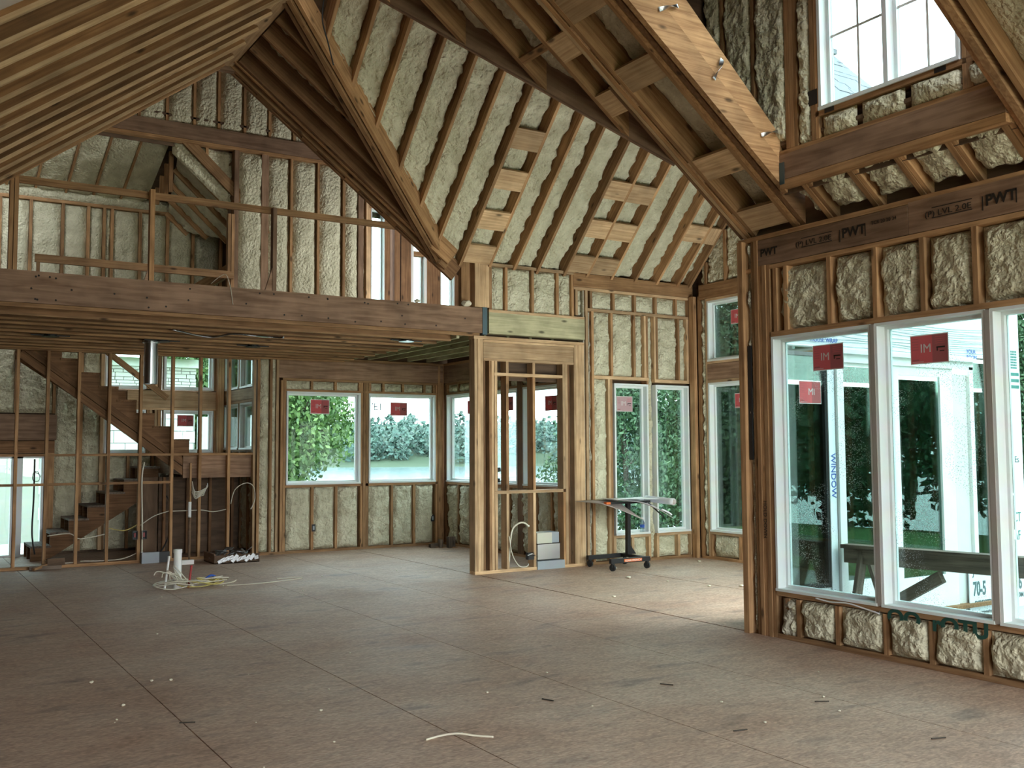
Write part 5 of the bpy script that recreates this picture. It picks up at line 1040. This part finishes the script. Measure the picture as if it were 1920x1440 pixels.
# boxes in the partition, tool, offcuts
hb = empty('vent_box', (7.57, 11.25, .1), 0, 'stack of grey and cream metal boxes at the foot of the partition', 'box')
box('lower_box', 7.36, 7.80, 11.12, 11.30, .0, .11, 'grey_box', hb) ; box('middle_box', 7.38, 7.74, 11.15, 11.35, .13, .33, 'metal', hb); box('upper_box', 7.38, 7.62, 11.16, 11.4, .34, .48, 'cream_box', hb); box('upper_box_side', 7.622, 7.76, 11.2, 11.4, .34, .48, 'grey_box', hb); box('gap_strip', 7.375, 7.75, 11.148, 11.3, .33, .34, 'ink', hb)
tb = empty('junction_box', (7.27, 11.2, .2), 0, 'small black junction box with cables in the partition', 'box'); box('body', 7.22, 7.31, 11.13, 11.2, .14, .23, 'black', tb); tube('clip', [(7.20, 11.12, .2), (7.26, 11.1, .22), (7.32, 11.12, .19)], .008, 'metal', tb, 5)
sa = empty('cordless_tool', (8.1, 13.4, 1.09), 0, 'small black power tool on the sill behind the partition', 'tool'); box('battery', 8.05, 8.13, 13.34, 13.46, 1.088, 1.15, 'black', sa); board('grip', (8.09, 13.4, 1.14), (8.09, 13.4, 1.24), .05, .04, 'black', sa, up=Y); board('head', (8.09, 13.48, 1.25), (8.09, 13.3, 1.29), .06, .06, 'black', sa)
for x, y, w, h, lab in ((7.72, 14.55, .05, .13, 'upright offcut against the back corner'), (7.86, 14.45, .12, .18, 'dark wood offcut standing in the back corner'), (7.64, 14.62, .16, .06, 'flat dark scrap of wood by the back corner')):
    o = empty('wood_offcut', (x, y, 0), 0, lab, 'offcut', 'offcuts in the back corner'); board('block', (x-w/2, y, h/2), (x+w/2, y, h/2), .08, h, 'grey_wood', o); board('splinter', (x, y-.05, .01), (x+.09, y-.07, .01), .012, .012, 'stud', o)
so = empty('shallow_tray', (1.85, 14.9, 0), 0, 'broken wooden offcuts at the foot of the left studs', 'offcut'); board('piece', (1.66, 14.95, .03), (2.05, 14.88, .03), .06, .05, 'grey_wood', so); board('piece', (1.7, 14.85, .02), (1.9, 14.98, .07), .05, .03, 'stud', so); board('piece', (1.88, 14.97, .09), (2.1, 14.97, .10), .08, .1, 'ply', so)
for x, y, s in ((5.13, 5.5, 0),): pass
# foam lumps on the loft beam end, crumbs on the floor
def lump(name, c, r, label, group, mat='debris', seed=0, flat=.6):
    vs = [V((v.x*r, v.y*r, v.z*r*flat))*(1+.45*MN.noise(v*2+V((seed*3.1, 0, 0)))) for v in iv]; zmin = min(v.z for v in vs)
    o = mesh(name, [v-V((0, 0, zmin)) for v in vs], ifs, mat, None, Matrix.Translation(V(c)), False); tag(o, label, 'debris', group); return o
lump('foam_lump', (6.30, 11.15, 3.452), .07, 'lump of foam on the end of the loft beam', 'foam lumps on the loft beam', seed=3); lump('foam_lump', (5.6, 11.18, 3.452), .04, 'small foam lump on the loft beam below the narrow windows', 'foam lumps on the loft beam', seed=5)
R = random.Random(33)
spots = [(1.24, 7.48), (1.6, 7.3), (1.72, 7.25), (2.55, 6.4), (2.75, 7.9), (1.3, 6.7), (2.3, 5.9)]
while len(spots) < 70:
    x = R.uniform(.5, 6.2); y = R.uniform(3.0, 13.5)
    if x/y > .17: spots.append((x, y))
for k, (x, y) in enumerate(spots): lump('foam_crumb', (x, y, 0), R.uniform(.004, .010)*(1.5 if k < 7 else 1), 'small crumb of pale spray foam lying on the subfloor', 'foam crumbs on the floor', seed=k, flat=.55)
for k in range(9): lump('foam_crumb', (R.uniform(6.6, 9.8), R.uniform(8.2, 10.9), 0), R.uniform(.012, .035), 'small crumb of pale spray foam lying on the subfloor', 'foam crumbs on the floor', seed=k+90, flat=.4)
ws_ = empty('wood_shaving', (2.71, 4.95, 0), 0, 'curled pale shaving lying across a floor seam', 'debris'); tube('curl', [(2.56, 5.0, .004), (2.66, 5.0, .012), (2.74, 4.96, .02), (2.82, 4.9, .01), (2.9, 4.84, .005)], .006, 'debris', ws_, 5); tube('tip', [(2.74, 4.96, .02), (2.78, 4.98, .012)], .004, 'white', ws_, 5)
for x, y, a in ((4.1, 4.2, .2), (5.0, 4.4, .5), (3.6, 5.4, 1.2), (4.9, 3.5, .3), (1.5, 6.1, .4), (4.5, 5.3, 1.0)):
    o = board('dark_splinter', (x, y, .004), (x+math.cos(a)*.09, y-math.sin(a)*.09, .004), .008, .006, 'chip'); tag(o, 'thin dark wood splinter lying on the subfloor', 'debris', 'dark splinters on the floor')
